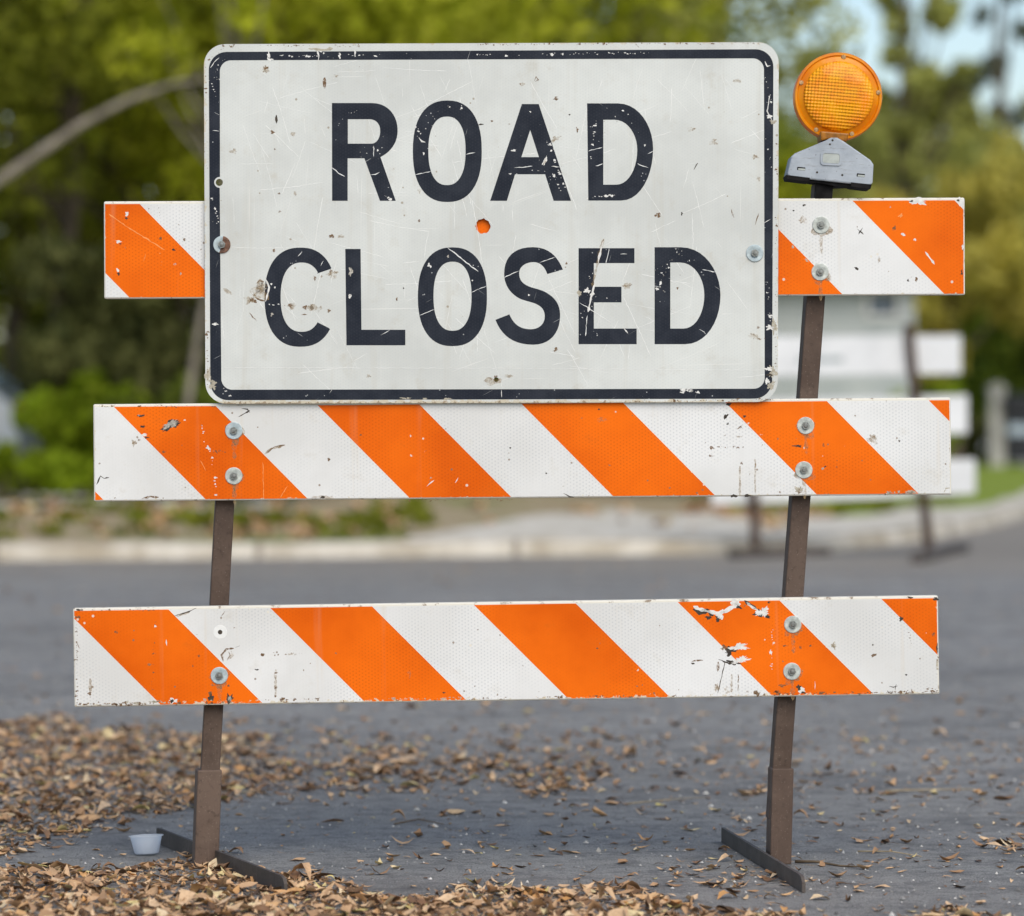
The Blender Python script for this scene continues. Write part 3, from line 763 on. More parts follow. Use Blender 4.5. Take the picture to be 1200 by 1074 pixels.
# rim is raised aluminium edge colour: thin wall already part of the prism
sign_marks = [
    # faint brown knocks on the panel
    ('b', 'rust', 311.5, 79.5, 3, 2.4), ('b', 'stain', 311, 82, 4, 4), ('s', 'rust', 3.2, [(380.5, 91), (380.5, 104)]), ('b', 'stain', 393, 89, 3, 2), ('s', 'dark', 2.6, [(323.5, 135), (324, 145)]), ('b', 'rust', 319, 155.4, 2.4, 2.4),
    ('b', 'stain', 343, 157, 3, 2.4), ('b', 'stain', 274, 178, 4, 3), ('b', 'rust', 327, 227, 1.6, 1.2), ('b', 'stain', 346, 227, 2, 2.6), ('b', 'rust', 322, 175, 1.2, 1.2), ('b', 'rust', 328, 248, 1.6, 1.4), ('b', 'stain', 492, 224, 3, 3, 0.6),
    ('b', 'rust', 491, 259, 1.4, 1.6), ('s', 'dark', 1.4, [(560, 146.5), (567, 146)]), ('b', 'rust', 576.5, 142, 2, 1.2), ('s', 'rust', 1.2, [(626, 95), (628, 90), (631, 94), (627, 96)]), ('b', 'stain', 612, 99, 3, 2), ('b', 'rust', 651.5, 116, 3, 2.4),
    ('b', 'rust', 597, 145.5, 1.2, 1), ('b', 'dark', 667.5, 134.5, 1.2, 1), ('b', 'rust', 676.5, 152, 1.6, 3), ('b', 'stain', 651, 163, 6, 2.6, -0.5), ('s', 'dark', 1.5, [(813, 199), (816, 194), (818, 191)]), ('b', 'stain', 836, 167, 5, 4), ('b', 'stain', 810, 152, 4, 2.4),
    ('b', 'rust', 771, 252.5, 3.4, 2.6), ('b', 'dark', 799, 250.5, 1.4, 2.2), ('s', 'rust', 2.0, [(857, 246), (860, 255)]), ('s', 'rust', 1.2, [(889, 250), (885, 264)]), ('b', 'stain', 889, 210, 2, 3), ('b', 'stain', 864, 95, 5, 2), ('b', 'stain', 885, 184, 4, 3),
    ('b', 'stain', 305, 341, 10.5, 12), ('b', 'silver', 305.5, 338.5, 7.6, 8.4), ('b', 'stain', 306, 338, 4.6, 5.4), ('s', 'rust', 1.4, [(300, 333), (304, 329), (310, 331)]), ('s', 'primer', 2.6, [(311.5, 328), (315.5, 337), (313, 347), (311, 354)]), ('s', 'rust', 1.4, [(299, 349), (305, 352), (311, 353)]),
    ('b', 'rust', 296, 352, 5, 2.8, 0.2), ('b', 'stain', 292, 351, 6, 5), ('d', 'primer', 1.8, [(312, 356.5), (330, 357)]), ('d', 'stain', 2.6, [(334, 358), (392, 364)]), ('b', 'rust', 340, 358, 2.6, 2.4), ('b', 'rust', 357.5, 360.5, 2.6, 2.4), ('b', 'rust', 385.5, 364.5, 2, 2), ('s', 'rust', 1.6, [(353, 369), (360, 369)]),
    ('b', 'rust', 389, 277, 3.4, 2.2), ('b', 'stain', 400, 277, 4, 2.2), ('b', 'stain', 390, 322, 6, 5), ('b', 'rust', 388, 318, 2, 1.6), ('b', 'rust', 369, 326, 1.3, 2.6), ('b', 'rust', 321, 293.5, 1.8, 2.4), ('s', 'rust', 1.2, [(292, 367), (301, 377)]), ('s', 'stain', 3, [(262, 338), (272, 346)]),
    ('b', 'stain', 577, 447, 11, 4.4), ('b', 'rust', 581, 441.5, 2.2, 1.6), ('b', 'stain', 432, 441, 3, 2.4), ('b', 'rust', 651, 410, 1.8, 3, 0.5), ('b', 'stain', 596, 441, 5, 2), ('s', 'scratch', 0.7, [(262, 431), (420, 431.5), (600, 432), (895, 434)]), ('b', 'stain', 735, 335, 5, 4), ('b', 'rust', 664, 309, 1.4, 1.6),
    ('b', 'rust', 465, 351, 1.0, 2.4), ('b', 'dark', 473, 338, 1, 1), ('b', 'rust', 794, 338, 1.2, 1.8), ('b', 'stain', 884, 395, 8, 3, 0.3), ('b', 'rust', 889, 384, 2, 1.2),
    # scratches across ink
    ('s', 'scratch', 1.5, [(524.5, 290.5), (544, 306), (560.5, 318.5)]), ('s', 'scratch', 0.9, [(491.5, 370), (509, 363)]), ('s', 'scratch', 0.9, [(552, 343), (570.5, 335)]), ('s', 'scratch', 1.2, [(591, 325), (609, 317.5)]), ('s', 'scratch', 1.0, [(632, 308.5), (650, 301.5)]),
    ('b', 'primer', 503, 311, 2.4, 4.4, -0.5), ('b', 'primer', 620, 346, 1.7, 1.4), ('b', 'silver', 525, 300.5, 1.8, 2.2), ('b', 'primer', 553.5, 329, 1.2, 1.4), ('b', 'primer', 410, 347.5, 2.6, 3.6, 0.3), ('b', 'silver', 410, 346.5, 1.4, 1.8), ('b', 'silver', 411, 318, 3.4, 7, 0.1),
    ('s', 'scratch', 0.9, [(446, 393), (457, 387)]), ('s', 'scratch', 1.4, [(349, 301), (354, 295)]), ('s', 'scratch', 1.8, [(376, 312), (379, 306)]), ('b', 'primer', 318, 333, 1.6, 2), ('b', 'primer', 322, 337, 1.4, 1.6), ('b', 'silver', 318.5, 369, 2.2, 3),
    ('s', 'stain', 3.0, [(707.5, 280), (703, 296), (698, 318), (694, 336)]), ('s', 'primer', 3.4, [(707, 283), (703, 298), (701, 309)]), ('s', 'primer', 4.2, [(697, 333), (692, 352), (689, 366)]), ('s', 'scratch', 1.4, [(688, 370), (686, 394)]), ('b', 'primer', 688, 341, 5.4, 4.4), ('b', 'cream', 679, 344, 3.6, 5),
    ('b', 'primer', 694, 345, 4, 3), ('s', 'scratch', 1.1, [(714, 290), (710, 310)]), ('s', 'scratch', 0.9, [(679, 355), (692, 363), (716, 378)]), ('s', 'primer', 2.0, [(731, 385), (736, 391)]), ('s', 'scratch', 1.0, [(727, 298), (735, 298)]),
    ('b', 'primer', 774, 332, 2.4, 4, 0.3), ('b', 'primer', 770, 339, 3.0, 2), ('s', 'scratch', 1.2, [(766, 335), (774, 337)]), ('b', 'primer', 775.5, 320, 2, 1.2), ('b', 'primer', 784, 314, 2.4, 1.2), ('s', 'scratch', 1.2, [(823, 316), (838, 319)]), ('s', 'scratch', 1.3, [(820, 386), (825, 389), (827, 392)]),
    ('b', 'primer', 638.5, 189, 2.6, 8, 0.38), ('b', 'stain', 638.5, 190, 1.2, 4, 0.38), ('b', 'primer', 645, 169.5, 2.4, 2.4), ('b', 'primer', 602, 176.5, 4, 1.6), ('s', 'primer', 1.6, [(646, 195), (655, 196)]), ('s', 'scratch', 1.2, [(603, 197), (624, 195)]), ('b', 'primer', 598, 204, 2.4, 1.3),
    ('d', 'primer', 1.0, [(648, 200), (655, 220), (659, 234)]), ('d', 'primer', 0.9, [(636, 150), (648, 185), (664, 225)]), ('b', 'primer', 621.5, 131.5, 1, 2, -0.6), ('s', 'scratch', 1.2, [(690, 177), (706, 173)]), ('s', 'scratch', 1.1, [(698, 195), (707, 192)]), ('s', 'scratch', 1.4, [(747, 192), (760, 197)]),
    ('s', 'scratch', 1.0, [(759, 181), (766, 177)]), ('b', 'primer', 755.5, 170.5, 1.4, 2), ('d', 'primer', 0.9, [(698, 142), (692, 190)]), ('d', 'primer', 1.2, [(689, 232), (720, 229)]), ('d', 'scratch', 0.8, [(730, 130), (752, 160)]),
    ('s', 'primer', 2.6, [(490.5, 161), (494, 166), (498.5, 167)]), ('b', 'primer', 496.5, 180.5, 1.6, 3), ('b', 'primer', 541, 127, 1.8, 1.6), ('b', 'primer', 527, 125.5, 1.6, 1.3), ('d', 'primer', 0.9, [(507, 127), (508, 142)]), ('s', 'scratch', 1.0, [(487, 205), (505, 201)]), ('s', 'scratch', 1.0, [(546, 181), (557, 179)]), ('d', 'primer', 0.9, [(487, 150), (500, 165)]),
    ('s', 'scratch', 1.4, [(433, 205.5), (440, 205), (445, 202)]), ('s', 'scratch', 1.2, [(388, 196), (397, 203), (404, 207)]), ('b', 'primer', 442.5, 176.5, 1.8, 2.2), ('s', 'scratch', 1.0, [(438, 171), (438, 184)]), ('d', 'primer', 0.8, [(408, 133), (418, 130)]), ('d', 'primer', 0.9, [(446, 225), (458, 234)]), ('d', 'primer', 0.7, [(456, 220), (455, 232)]),
    # border wear
    ('s', 'primer', 3.0, [(371, 59), (374, 66), (373, 71)]), ('d', 'primer', 1.4, [(376, 62), (440, 66)]), ('b', 'primer', 398, 66, 2, 5), ('b', 'primer', 416, 63, 1.4, 6), ('s', 'cream', 3.0, [(362, 57), (380, 59), (390, 57)]), ('b', 'primer', 315, 65, 3, 5), ('b', 'primer', 317, 70, 5, 2), ('d', 'primer', 1.0, [(256, 76), (270, 66)]),
    ('s', 'primer', 1.6, [(247, 80), (251, 73), (257, 68)]), ('d', 'primer', 0.8, [(246, 95), (256, 120)]), ('s', 'scratch', 1.4, [(252, 132), (257, 135)]), ('s', 'scratch', 1.4, [(249, 153), (257, 154)]), ('d', 'primer', 1.1, [(249, 232), (256, 260)]), ('b', 'primer', 252, 380, 5, 2.4), ('b', 'cream', 244, 440, 5, 12), ('b', 'cream', 249, 452, 6, 8, 0.6),
    ('d', 'primer', 1.2, [(262, 456), (270, 464)]), ('s', 'primer', 1.8, [(386, 461), (389, 457)]), ('b', 'cream', 498, 467.5, 4, 1.6), ('b', 'cream', 524, 467.5, 7, 1.8), ('b', 'cream', 476, 467, 8, 1.5), ('s', 'primer', 1.0, [(587.5, 457), (588, 466)]), ('d', 'primer', 1.3, [(795, 457), (818, 460)]), ('b', 'primer', 800, 460, 4, 2.2),
    ('s', 'primer', 2.4, [(896, 72), (899, 78), (903, 77)]), ('d', 'primer', 0.9, [(896, 90), (904, 120)]), ('b', 'primer', 901.5, 137, 4.6, 3), ('b', 'cream', 906, 143, 5, 3.4), ('s', 'primer', 1.8, [(902, 112), (899, 130), (905, 142)]), ('d', 'primer', 0.9, [(898, 160), (904, 200)]),
    ('b', 'cream', 907, 383, 4.6, 12), ('b', 'primer', 902, 384, 6, 4), ('b', 'cream', 905, 436, 6.4, 10), ('b', 'primer', 900.5, 432.5, 6.4, 3), ('b', 'primer', 899, 447, 5, 5), ('b', 'dark', 902, 439.5, 4, 1.4), ('d', 'dark', 0.8, [(890, 397), (906, 394)]), ('b', 'cream', 904, 452, 5, 8, 0.6), ('s', 'primer', 1.4, [(895, 262), (903, 257)]),
    ('d', 'primer', 0.9, [(560, 65), (760, 62)]), ('d', 'primer', 1.0, [(330, 66), (372, 66)]), ('d', 'rust', 1.0, [(262, 54), (420, 54)]), ('d', 'rust', 0.9, [(560, 52.5), (900, 51)]), ('d', 'rust', 0.9, [(241, 80), (243, 200)]), ('d', 'rust', 1.0, [(243, 390), (244, 460)]), ('d', 'rust', 0.8, [(910, 150), (909, 430)]), ('s', 'rust', 2, [(745, 52), (749, 56)]),
    ('d', 'rust', 1.0, [(740, 470), (905, 468)]), ('d', 'primer', 1.0, [(898, 330), (903, 376)]), ('d', 'dark', 0.8, [(246, 70), (262, 57)]),
]
rs = random.Random(5)
hairlines = []
for k in range(190):                                  # hairline scratches all over the panel
    x = rs.uniform(262, 880); y = rs.uniform(78, 445); a = rs.choice([rs.uniform(-1.9, -1.1), rs.uniform(-0.5, 0.5), rs.uniform(0.7, 1.3)])
    l = rs.uniform(10, 80); b = rs.uniform(-0.06, 0.06)
    if not (250 < x + l * math.cos(a + b / 2) < 900 and 66 < y + l * math.sin(a + b / 2) < 460): continue
    hairlines.append(('s', 'scratch', rs.uniform(0.3, 0.65), [(x, y), (x + l / 2 * math.cos(a), y + l / 2 * math.sin(a)), (x + l / 2 * math.cos(a) + l / 2 * math.cos(a + b), y + l / 2 * math.sin(a) + l / 2 * math.sin(a + b))]))
for (x, y, n, s) in ((410, 66, 18, 22), (640, 200, 22, 14), (775, 325, 26, 16), (690, 335, 16, 14), (520, 140, 18, 18), (252, 260, 8, 7), (720, 150, 14, 18), (253, 90, 10, 8), (900, 200, 9, 20), (800, 300, 16, 14), (440, 180, 10, 10), (700, 360, 14, 18)):
    for k in range(n):
        px, py = rs.gauss(x, s), rs.gauss(y, s * 0.8)
        if not (246 < px < 905 and 60 < py < 466): continue
        q = rs.uniform(0.3, 0.8)
        sign_marks.append(('b', 'primer' if rs.random() < 0.8 else 'silver', px, py, q, q * rs.uniform(0.6, 2.0), rs.uniform(0, 3)))
decals(pan, hairlines, S3, 22, base=1, lift=-0.00001)        # under the ink
decals(pan, sign_marks, S3, 21, base=1, lift=0.0002)
pan.build('panel', [M['sign_face']] + [M[k] for k in DECAL], sign)

b_out = quad_round([(244.6, 61.2), (906.4, 57.9), (904.8, 467.4), (246.6, 469.3)], 21)
b_in = quad_round([(257.6, 71.0), (895.2, 68.6), (896.2, 455.8), (259.4, 457.0)], 13)
notch = [(257.9 - 0.4, 214 + 6.6 * 1.0)] + [(257.4 + 6.4 * math.cos(a), 214 + 6.4 * math.sin(a)) for a in np.linspace(R(100), R(260), 12)] + [(257.8, 214 - 6.6)]
# loop order of quad_round is TL, TR, BR, BL; the left side closes from BL back to TL
mb = MB(); mb.prism([b_out, b_in + notch], S3, 0.00022, 0.00004)
mb.build('border', M['ink'], sign)

def curve_pts(segs):
    """segs: list of points ('L', x, y) or ('C', c1x, c1y, c2x, c2y, x, y) cubic"""
    out = []
    for s in segs:
        if s[0] == 'L': out.append((s[1], s[2]))
        else:
            p0 = out[-1]
            for k in range(1, 11):
                t = k / 10; u = 1 - t
                out.append((u ** 3 * p0[0] + 3 * u * u * t * s[1] + 3 * u * t * t * s[3] + t ** 3 * s[5],
                            u ** 3 * p0[1] + 3 * u * u * t * s[2] + 3 * u * t * t * s[4] + t ** 3 * s[6]))
    return out
def superell(cx, cy, rx, ry, e=2.35, n=56, a0=0, a1=2 * math.pi, closed=True):
    out = []
    for k in range(n if closed else n + 1):
        a = a0 + (a1 - a0) * k / n
        c, s = math.cos(a), math.sin(a)
        out.append((cx + rx * math.copysign(abs(c) ** (2 / e), c), cy + ry * math.copysign(abs(s) ** (2 / e), s)))
    return out
K = 0.55
def Dshape(l, lb, t, b, r, xs_t, xs_b, ym):
    return curve_pts([('L', l, t), ('L', xs_t, t), ('C', xs_t + (r - xs_t) * 0.60, t, r, ym - (ym - t) * 0.50, r, ym), ('C', r, ym + (b - ym) * 0.52, xs_b + (r - xs_b) * 0.60, b, xs_b, b), ('L', lb, b)])
letters = {}
letters['R'] = [curve_pts([('L', 389, 121), ('L', 436, 121), ('C', 455, 121, 466, 136, 466, 153), ('C', 466, 168, 458, 178, 445.8, 184.4), ('L', 463.8, 235.6), ('L', 445.3, 235.6), ('L', 427, 185.8), ('L', 407.4, 185.8), ('L', 407.4, 235.6), ('L', 389.2, 235.6)]),
                curve_pts([('L', 407.6, 140), ('L', 433, 140), ('C', 441, 140, 445.6, 146, 445.6, 153.5), ('C', 445.6, 161, 442, 168.6, 435, 168.6), ('L', 407.6, 168.6)])]
letters['O'] = [superell(524.2, 177.5, 40.4, 59.5), superell(523.8, 177, 21.8, 40.2)]
letters['A'] = [[(611.5, 122.2), (631.3, 122.2), (669.2, 235.6), (648.8, 235.6), (638.8, 204.5), (603.6, 204.5), (594, 235.6), (574.4, 235.6)], [(621.3, 152.5), (631.6, 184.4), (611, 184.4)]]
letters['D'] = [Dshape(688, 689.4, 121.4, 235.3, 765.4, 724, 728, 174.5), Dshape(707, 707, 140.6, 216.7, 746.8, 720, 722, 176)]
# C: arcs of outer and inner super-ellipses joined by the two terminals
def ang_of(cx, cy, rx, ry, x, y, e=2.35):
    c = (x - cx) / rx; s = (y - cy) / ry
    return math.atan2(math.copysign(abs(s) ** (e / 2), s), math.copysign(abs(c) ** (e / 2), c))
o_ = (352, 348.5, 41.9, 58.1); i_ = (353.5, 348.5, 24.6, 40.6)
a0 = ang_of(*o_, 385.4, 384.7); a1 = ang_of(*o_, 387.1, 315.6) + 2 * math.pi
b0 = ang_of(*i_, 371.7, 377.7); b1 = ang_of(*i_, 371.4, 320.9) + 2 * math.pi
letters['C'] = [superell(*o_, a0=a0, a1=a1, n=48, closed=False) + [(387.1, 315.6), (371.4, 320.9)] + superell(*i_, a0=b1, a1=b0, n=48, closed=False) + [(371.7, 377.7), (385.4, 384.7)]]
letters['L'] = [[(404.6, 292), (422.6, 292), (423.6, 386.7), (475, 386.7), (475, 404.9), (406, 404.9)]]
letters['O '] = [superell(530.2, 348, 40.5, 57.9), superell(530.3, 347.4, 22.3, 40.5)]
letters['S'] = [curve_pts([('L', 659.7, 316.1), ('L', 641.4, 321.4), ('C', 638, 312, 632.5, 307.4, 625.5, 307.4), ('C', 615.5, 307.4, 608.4, 313, 608.4, 320.5), ('C', 608.4, 329, 613, 333.5, 622, 336.8),
                           ('C', 630, 339.2, 635, 340.0, 641, 343.6), ('C', 652.5, 350.5, 656.4, 359, 656.4, 370), ('C', 656.4, 391, 644, 404.2, 625, 404.2), ('C', 602, 404.2, 588, 394, 580.6, 375.1), ('L', 596.9, 368.6),
                           ('C', 602, 380.5, 609.5, 386.1, 622, 386.1), ('C', 631.5, 386.1, 638.4, 380, 638.4, 371), ('C', 638.4, 362, 633, 358, 625, 355.2), ('C', 617, 352.6, 610, 351.8, 604, 347), ('C', 595, 340.5, 590.8, 331, 590.8, 321),
                           ('C', 590.8, 301, 603, 289.9, 624, 289.9), ('C', 642, 289.9, 652.5, 299, 659.7, 316.1)])[:-1]]
letters['E'] = [[(678, 291.1), (743.5, 291.1), (743.5, 308.6), (695.9, 308.6), (695.9, 336.3), (728.3, 336.3), (728.3, 354.6), (695.9, 354.6), (695.9, 385.3), (746.1, 385.3), (746.1, 403.6), (678, 403.6)]]
letters['D '] = [Dshape(767.1, 767.1, 290, 403.6, 844.3, 798, 803, 346.5), Dshape(785.5, 785.5, 307.9, 385.3, 825.4, 797, 801, 346)]
for k, lp in letters.items():
    mb = MB(); mb.prism(lp, S3, 0.00022, 0.00004)
    o = mb.build('letter', M['ink'], sign); o['label'] = 'black letter ' + k.strip()
# the sign's own bolts, one half rusted
ob = bolt(884.5, 297, YS - 0.0007, sign, lambda p: p - SIGN_O, [M['zinc_blue'], M['bolt']])
mb = bolt_mesh()
for i, f in enumerate(mb.f):
    cx = sum(mb.v[j][0] for j in f) / len(f); cz = sum(mb.v[j][2] for j in f) / len(f)
    if mb.m[i] == 0 and cx - 0.25 * cz > -0.001: mb.m[i] = 2
o = mb.build('bolt', [M['zinc_blue'], M['bolt'], M['washer_rust']], sign, smooth=35); o['label'] = 'bolt with a half rusted washer'
o.location = P(260, 287, YS - 0.0007) - SIGN_O

# =================================================================== WARNING LIGHT
YB = 7.955
BEA_O = P(970, 216, 7.99)
beacon = empty('warning_light', BEA_O, 'round amber warning light with grey battery case on top of the right post', 'warning light')
def B3(x, y, depth): return P(x, y, YB) - BEA_O + Vector((0, -depth, 0))
def amber(name, c, c2, grid=True):
    t = NT(name); co = t.coord(); x, y, z = t.xyz(co)
    a = R(-5)
    u = t.m('ADD', t.m('MULTIPLY', x, math.cos(a)), t.m('MULTIPLY', z, math.sin(a)))
    v = t.m('SUBTRACT', t.m('MULTIPLY', z, math.cos(a)), t.m('MULTIPLY', x, math.sin(a)))
    n = t.noise(co, 22, 3, 0.6)
    cc = t.mix(t.ss(n, 0.35, 0.65), c2, c)
    if grid:
        k = 2 * math.pi / 0.0068
        gsum = t.m('ADD', t.m('SINE', t.m('MULTIPLY', u, k)), t.m('SINE', t.m('MULTIPLY', v, k)))
        t.bump(t.m('MULTIPLY', gsum, t.ss(t.noise(co, 17, 2), 0.36, 0.58, 0.3, 1.2)), 0.55, 0.0020)
    t.bsdf.inputs['Coat Weight'].default_value = 0.35
    t.bsdf.inputs['Coat Roughness'].default_value = 0.08
    t.bsdf.inputs['Specular IOR Level'].default_value = 0.3
    mat = t.fin(cc, 0.3)
    tr = t.new('ShaderNodeBsdfTranslucent'); t.link(cc, tr.inputs[0])
    mx = t.new('ShaderNodeMixShader'); mx.inputs[0].default_value = 0.15 if grid else 0.32
    t.link(t.bsdf.outputs[0], mx.inputs[1]); t.link(tr.outputs[0], mx.inputs[2]); t.link(mx.outputs[0], t.out.inputs[0])
    return mat
M['amber'] = amber('amber_lens', (1.0, 0.44, 0.0), (0.97, 0.30, 0.0))
M['amber_rim'] = amber('amber_rim', (0.96, 0.37, 0.0), (0.86, 0.25, 0.0), False)
M['amber_dark'] = plain('dark_amber_socket', (0.30, 0.11, 0.005), 0.3, 0, 0.4, 60)
def grey_case():
    t = NT('battery_case_grey'); co = t.coord(); n = t.noise(co, 14, 5, 0.7); n2 = t.noise(t.mapping(co, scale=(3, 3, 30)), 9, 5, 0.7)
    c = t.mix(t.ss(n, 0.3, 0.7), (0.31, 0.345, 0.385), (0.42, 0.46, 0.50))
    c = t.mix(t.ss(n2, 0.57, 0.68, 0, 0.5), c, (0.17, 0.15, 0.13))
    v = t.vor(co, 70); c = t.mix(t.m('MULTIPLY', t.m('LESS_THAN', v['Distance'], 0.1), 0.5), c, (0.1, 0.08, 0.07))
    t.bump(n2, 0.15, 0.002)
    return t.fin(c, 0.45)
M['case'] = grey_case()
M['black'] = plain('black_rubber', (0.014, 0.013, 0.013), 0.75, 0, 0.4, 40)
M['black'].node_tree.nodes['Principled BSDF'].inputs['Specular IOR Level'].default_value = 0.08
M['label'] = plain('pale_plate', (0.40, 0.43, 0.40), 0.5, 0, 0.12, 60)
c = (982.7, 113.0); rpx = 51.8 * YB / FPX
ctr = B3(*c, 0) + Vector((0, 0.03, 0))
mb = MB()
mb.lathe(ctr, [(0.0738, -0.0285), (0.0775, -0.0265), (rpx - 0.0075, -0.0228), (rpx - 0.0062, -0.0262), (rpx - 0.002, -0.0258), (rpx, -0.022), (rpx, -0.016), (rpx - 0.001, -0.010), (rpx - 0.004, 0.0), (rpx - 0.001, 0.010), (rpx, 0.016), (rpx - 0.006, 0.0225), (0.0775, 0.0265), (0.0738, 0.0285)], 72)
mb.build('lens_rim', M['amber_rim'], beacon, smooth=40)
for s in (-1, 1):
    mb = MB()
    prof = [(0.0738, 0.0285 * s)] + [(0.0735 * math.cos(a), s * (0.030 + 0.014 * math.sin(a))) for a in np.linspace(0.0, 1.5, 12)] + [(0, 0.0441 * s)]
    mb.lathe(ctr, prof, 64)
    mb.build('lens', M['amber'], beacon, smooth=True)
for (x, y) in ((939.2, 96.9), (988.9, 66.8), (1030, 108.4), (998.5, 157), (956.6, 152.2)):
    mb = MB()
    # small screw bosses on the rim flange
    q = B3(x, y, 0) + Vector((0, 0.0075, 0))
    d = Vector((q.x - ctr.x, 0, q.z - ctr.z)); q = Vector((ctr.x, q.y, ctr.z)) + d.normalized() * min(d.length, rpx - 0.0085)
    mb.lathe(q, [(0, -0.0046), (0.0042, -0.0043), (0.0052, -0.003), (0.0054, 0.003)], 18)
    mb.build('screw', plain('dull_screw', (0.40, 0.25, 0.12), 0.4, 0.3, 0.4, 200), beacon, smooth=40)
# socket under the lens
mb = MB()
mb.prism([[(960.5, 154.5), (994.5, 157.5), (991, 168), (984, 166), (970, 164), (961, 166)]], B3, 0.020, -0.07)
mb.build('lens_socket', M['amber_dark'], beacon, bevel=0.003)
# grey battery case
case = [(967.0, 165.5), (972.5, 162.3), (980.5, 162.3), (986.5, 165.8), (1019, 188.5), (1022.6, 194), (1021.5, 216), (1017.5, 218.5), (925, 208.6), (921.6, 205.5), (926.5, 184.5), (930.5, 180.8)]
mb = MB(); mb.prism([case], B3, 0.022, -0.078)
co_ = mb.build('battery_case', M['case'], beacon, bevel=0.006)
def rrect(x0, y0, x1, y1, r, ang, n=5):
    cx, cy = (x0 + x1) / 2, (y0 + y1) / 2
    lp = quad_round([(x0, y0), (x1, y0), (x1, y1), (x0, y1)], r, n)
    return [(cx + (x - cx) * math.cos(ang) - (y - cy) * math.sin(ang), cy + (x - cx) * math.sin(ang) + (y - cy) * math.cos(ang)) for x, y in lp]
mb = MB(); mb.prism([rrect(960.5, 178.5, 985.5, 195, 4, R(3)), rrect(963, 181, 983, 192.5, 3, R(3))], B3, 0.0245, 0.0221)
mb.build('button_frame', M['case'], beacon)
mb = MB(); mb.prism([rrect(963.2, 181.2, 982.8, 192.3, 2.5, R(3))], B3, 0.0236, 0.0221)
mb.build('button', M['label'], beacon, bevel=0.0006)
for (x, y) in ((938, 198.8), (1007.6, 206.4)):
    mb = MB(); mb.prism([rrect(x - 4.8, y - 1.9, x + 4.8, y + 1.9, 0.6, R(5), 2)], B3, 0.02225, 0.0215, 0)
    mb.prism([rrect(x - 3.6, y - 0.4, x + 4.6, y + 1.7, 0.4, R(5), 2)], B3, 0.02245, 0.0222, 1)
    mb.build('vent_slot', [M['black'], M['label']], beacon)
for (x, y, r) in ((971.6, 170.3, 1.2), (974.6, 165.6, 1.3), (956.5, 203, 1.3), (986, 206.2, 1.3)):
    mb = MB(); mb.prism([circ(x, y, r, 10)], B3, 0.0223, 0.0218); mb.build('screw_hole', M['dark'], beacon)
mb = MB(); mb.prism([[(920.6, 206.0), (948, 209.4), (947.6, 213.6), (922, 210.6)]], B3, 0.0235, -0.079)
mb.prism([[(996, 214.8), (1020.4, 217.2), (1019, 222.2), (1000, 220.0), (996, 219)]], B3, 0.0235, -0.079)
mb.prism([[(948, 209.6), (996, 215), (996, 218.5), (980, 219), (948, 213)]], B3, 0.014, -0.079)
mb.build('base_strip', M['black'], beacon)
mb = MB(); mb.prism([[(956.5, 213), (976.5, 216), (974.5, 236), (955, 236)]], B3, 0.003, -0.045)
mb.build('mount_bracket', M['black'], beacon)

# =================================================================== PLASTIC CUP
cp = G(172, 1002.5)
t = NT('translucent_plastic'); t.bsdf.inputs['Subsurface Weight'].default_value = 0.0
cupm = t.fin((0.86, 0.89, 0.92), 0.35)
trc = t.new('ShaderNodeBsdfTranslucent'); trc.inputs[0].default_value = (0.86, 0.9, 0.94, 1); mxc = t.new('ShaderNodeMixShader'); mxc.inputs[0].default_value = 0.55
t.link(t.bsdf.outputs[0], mxc.inputs[1]); t.link(trc.outputs[0], mxc.inputs[2]); tpc = t.new('ShaderNodeBsdfTransparent'); mxd = t.new('ShaderNodeMixShader'); mxd.inputs[0].default_value = 0.4
t.link(mxc.outputs[0], mxd.inputs[1]); t.link(tpc.outputs[0], mxd.inputs[2]); t.link(mxd.outputs[0], t.out.inputs[0])
mb = MB()
mb.lathe((0, 0, 0), [(0, 0.002), (0.0245, 0.002), (0.0265, 0.004), (0.0345, 0.039), (0.0378, 0.0395), (0.0378, 0.041), (0.0335, 0.041), (0.0255, 0.0055), (0.0235, 0.0035), (0, 0.0035)], 36, axis='Z')
cup = mb.build('plastic_cup', cupm, smooth=40, loc=(cp.x, cp.y, 0.002))
cup.rotation_euler = (R(-2), R(-2.5), 0)
tag(cup, 'small translucent white plastic cup sitting among leaves beside the left foot', 'cup')

# =================================================================== LEAVES, TWIGS, GRIT
def leaf_mat(name, obj_random):
    t = NT(name)
    rnd = t.new('ShaderNodeObjectInfo').outputs['Random'] if obj_random else t.new('ShaderNodeNewGeometry').outputs['Random Per Island']
    c = t.ramp(rnd, [(0.0, (0.065, 0.038, 0.020)), (0.16, (0.21, 0.115, 0.060)), (0.36, (0.40, 0.240, 0.128)), (0.56, (0.55, 0.355, 0.200)), (0.74, (0.67, 0.48, 0.30)), (0.84, (0.54, 0.27, 0.085)), (0.92, (0.72, 0.57, 0.37)), (1.0, (0.60, 0.50, 0.18))])
    n = t.noise(t.coord(), 120, 3)
    c = t.mix(t.ss(n, 0.4, 0.75, 0, 0.4), c, (0.20, 0.125, 0.065))
    mat = t.fin(c, 0.65)
    return mat
M['litter'] = leaf_mat('dry_leaf_litter', False)
M['leaf'] = leaf_mat('dry_leaf', True)
TS = np.array([0, .2, .45, .72, 1.0]); WS = np.array([0.05, .72, 1.0, .70, 0.04])
def leaf_template():
    v = []
    for t_, w in zip(TS, WS):
        for s in (-1, 0, 1): v.append((t_, s * w))
    f = []
    for i in range(4):
        for k in range(2):
            f.append((i * 3 + k, i * 3 + k + 1, i * 3 + 3 + k + 1, i * 3 + 3 + k))
    return np.array(v), np.array(f)
LV, LF = leaf_template()
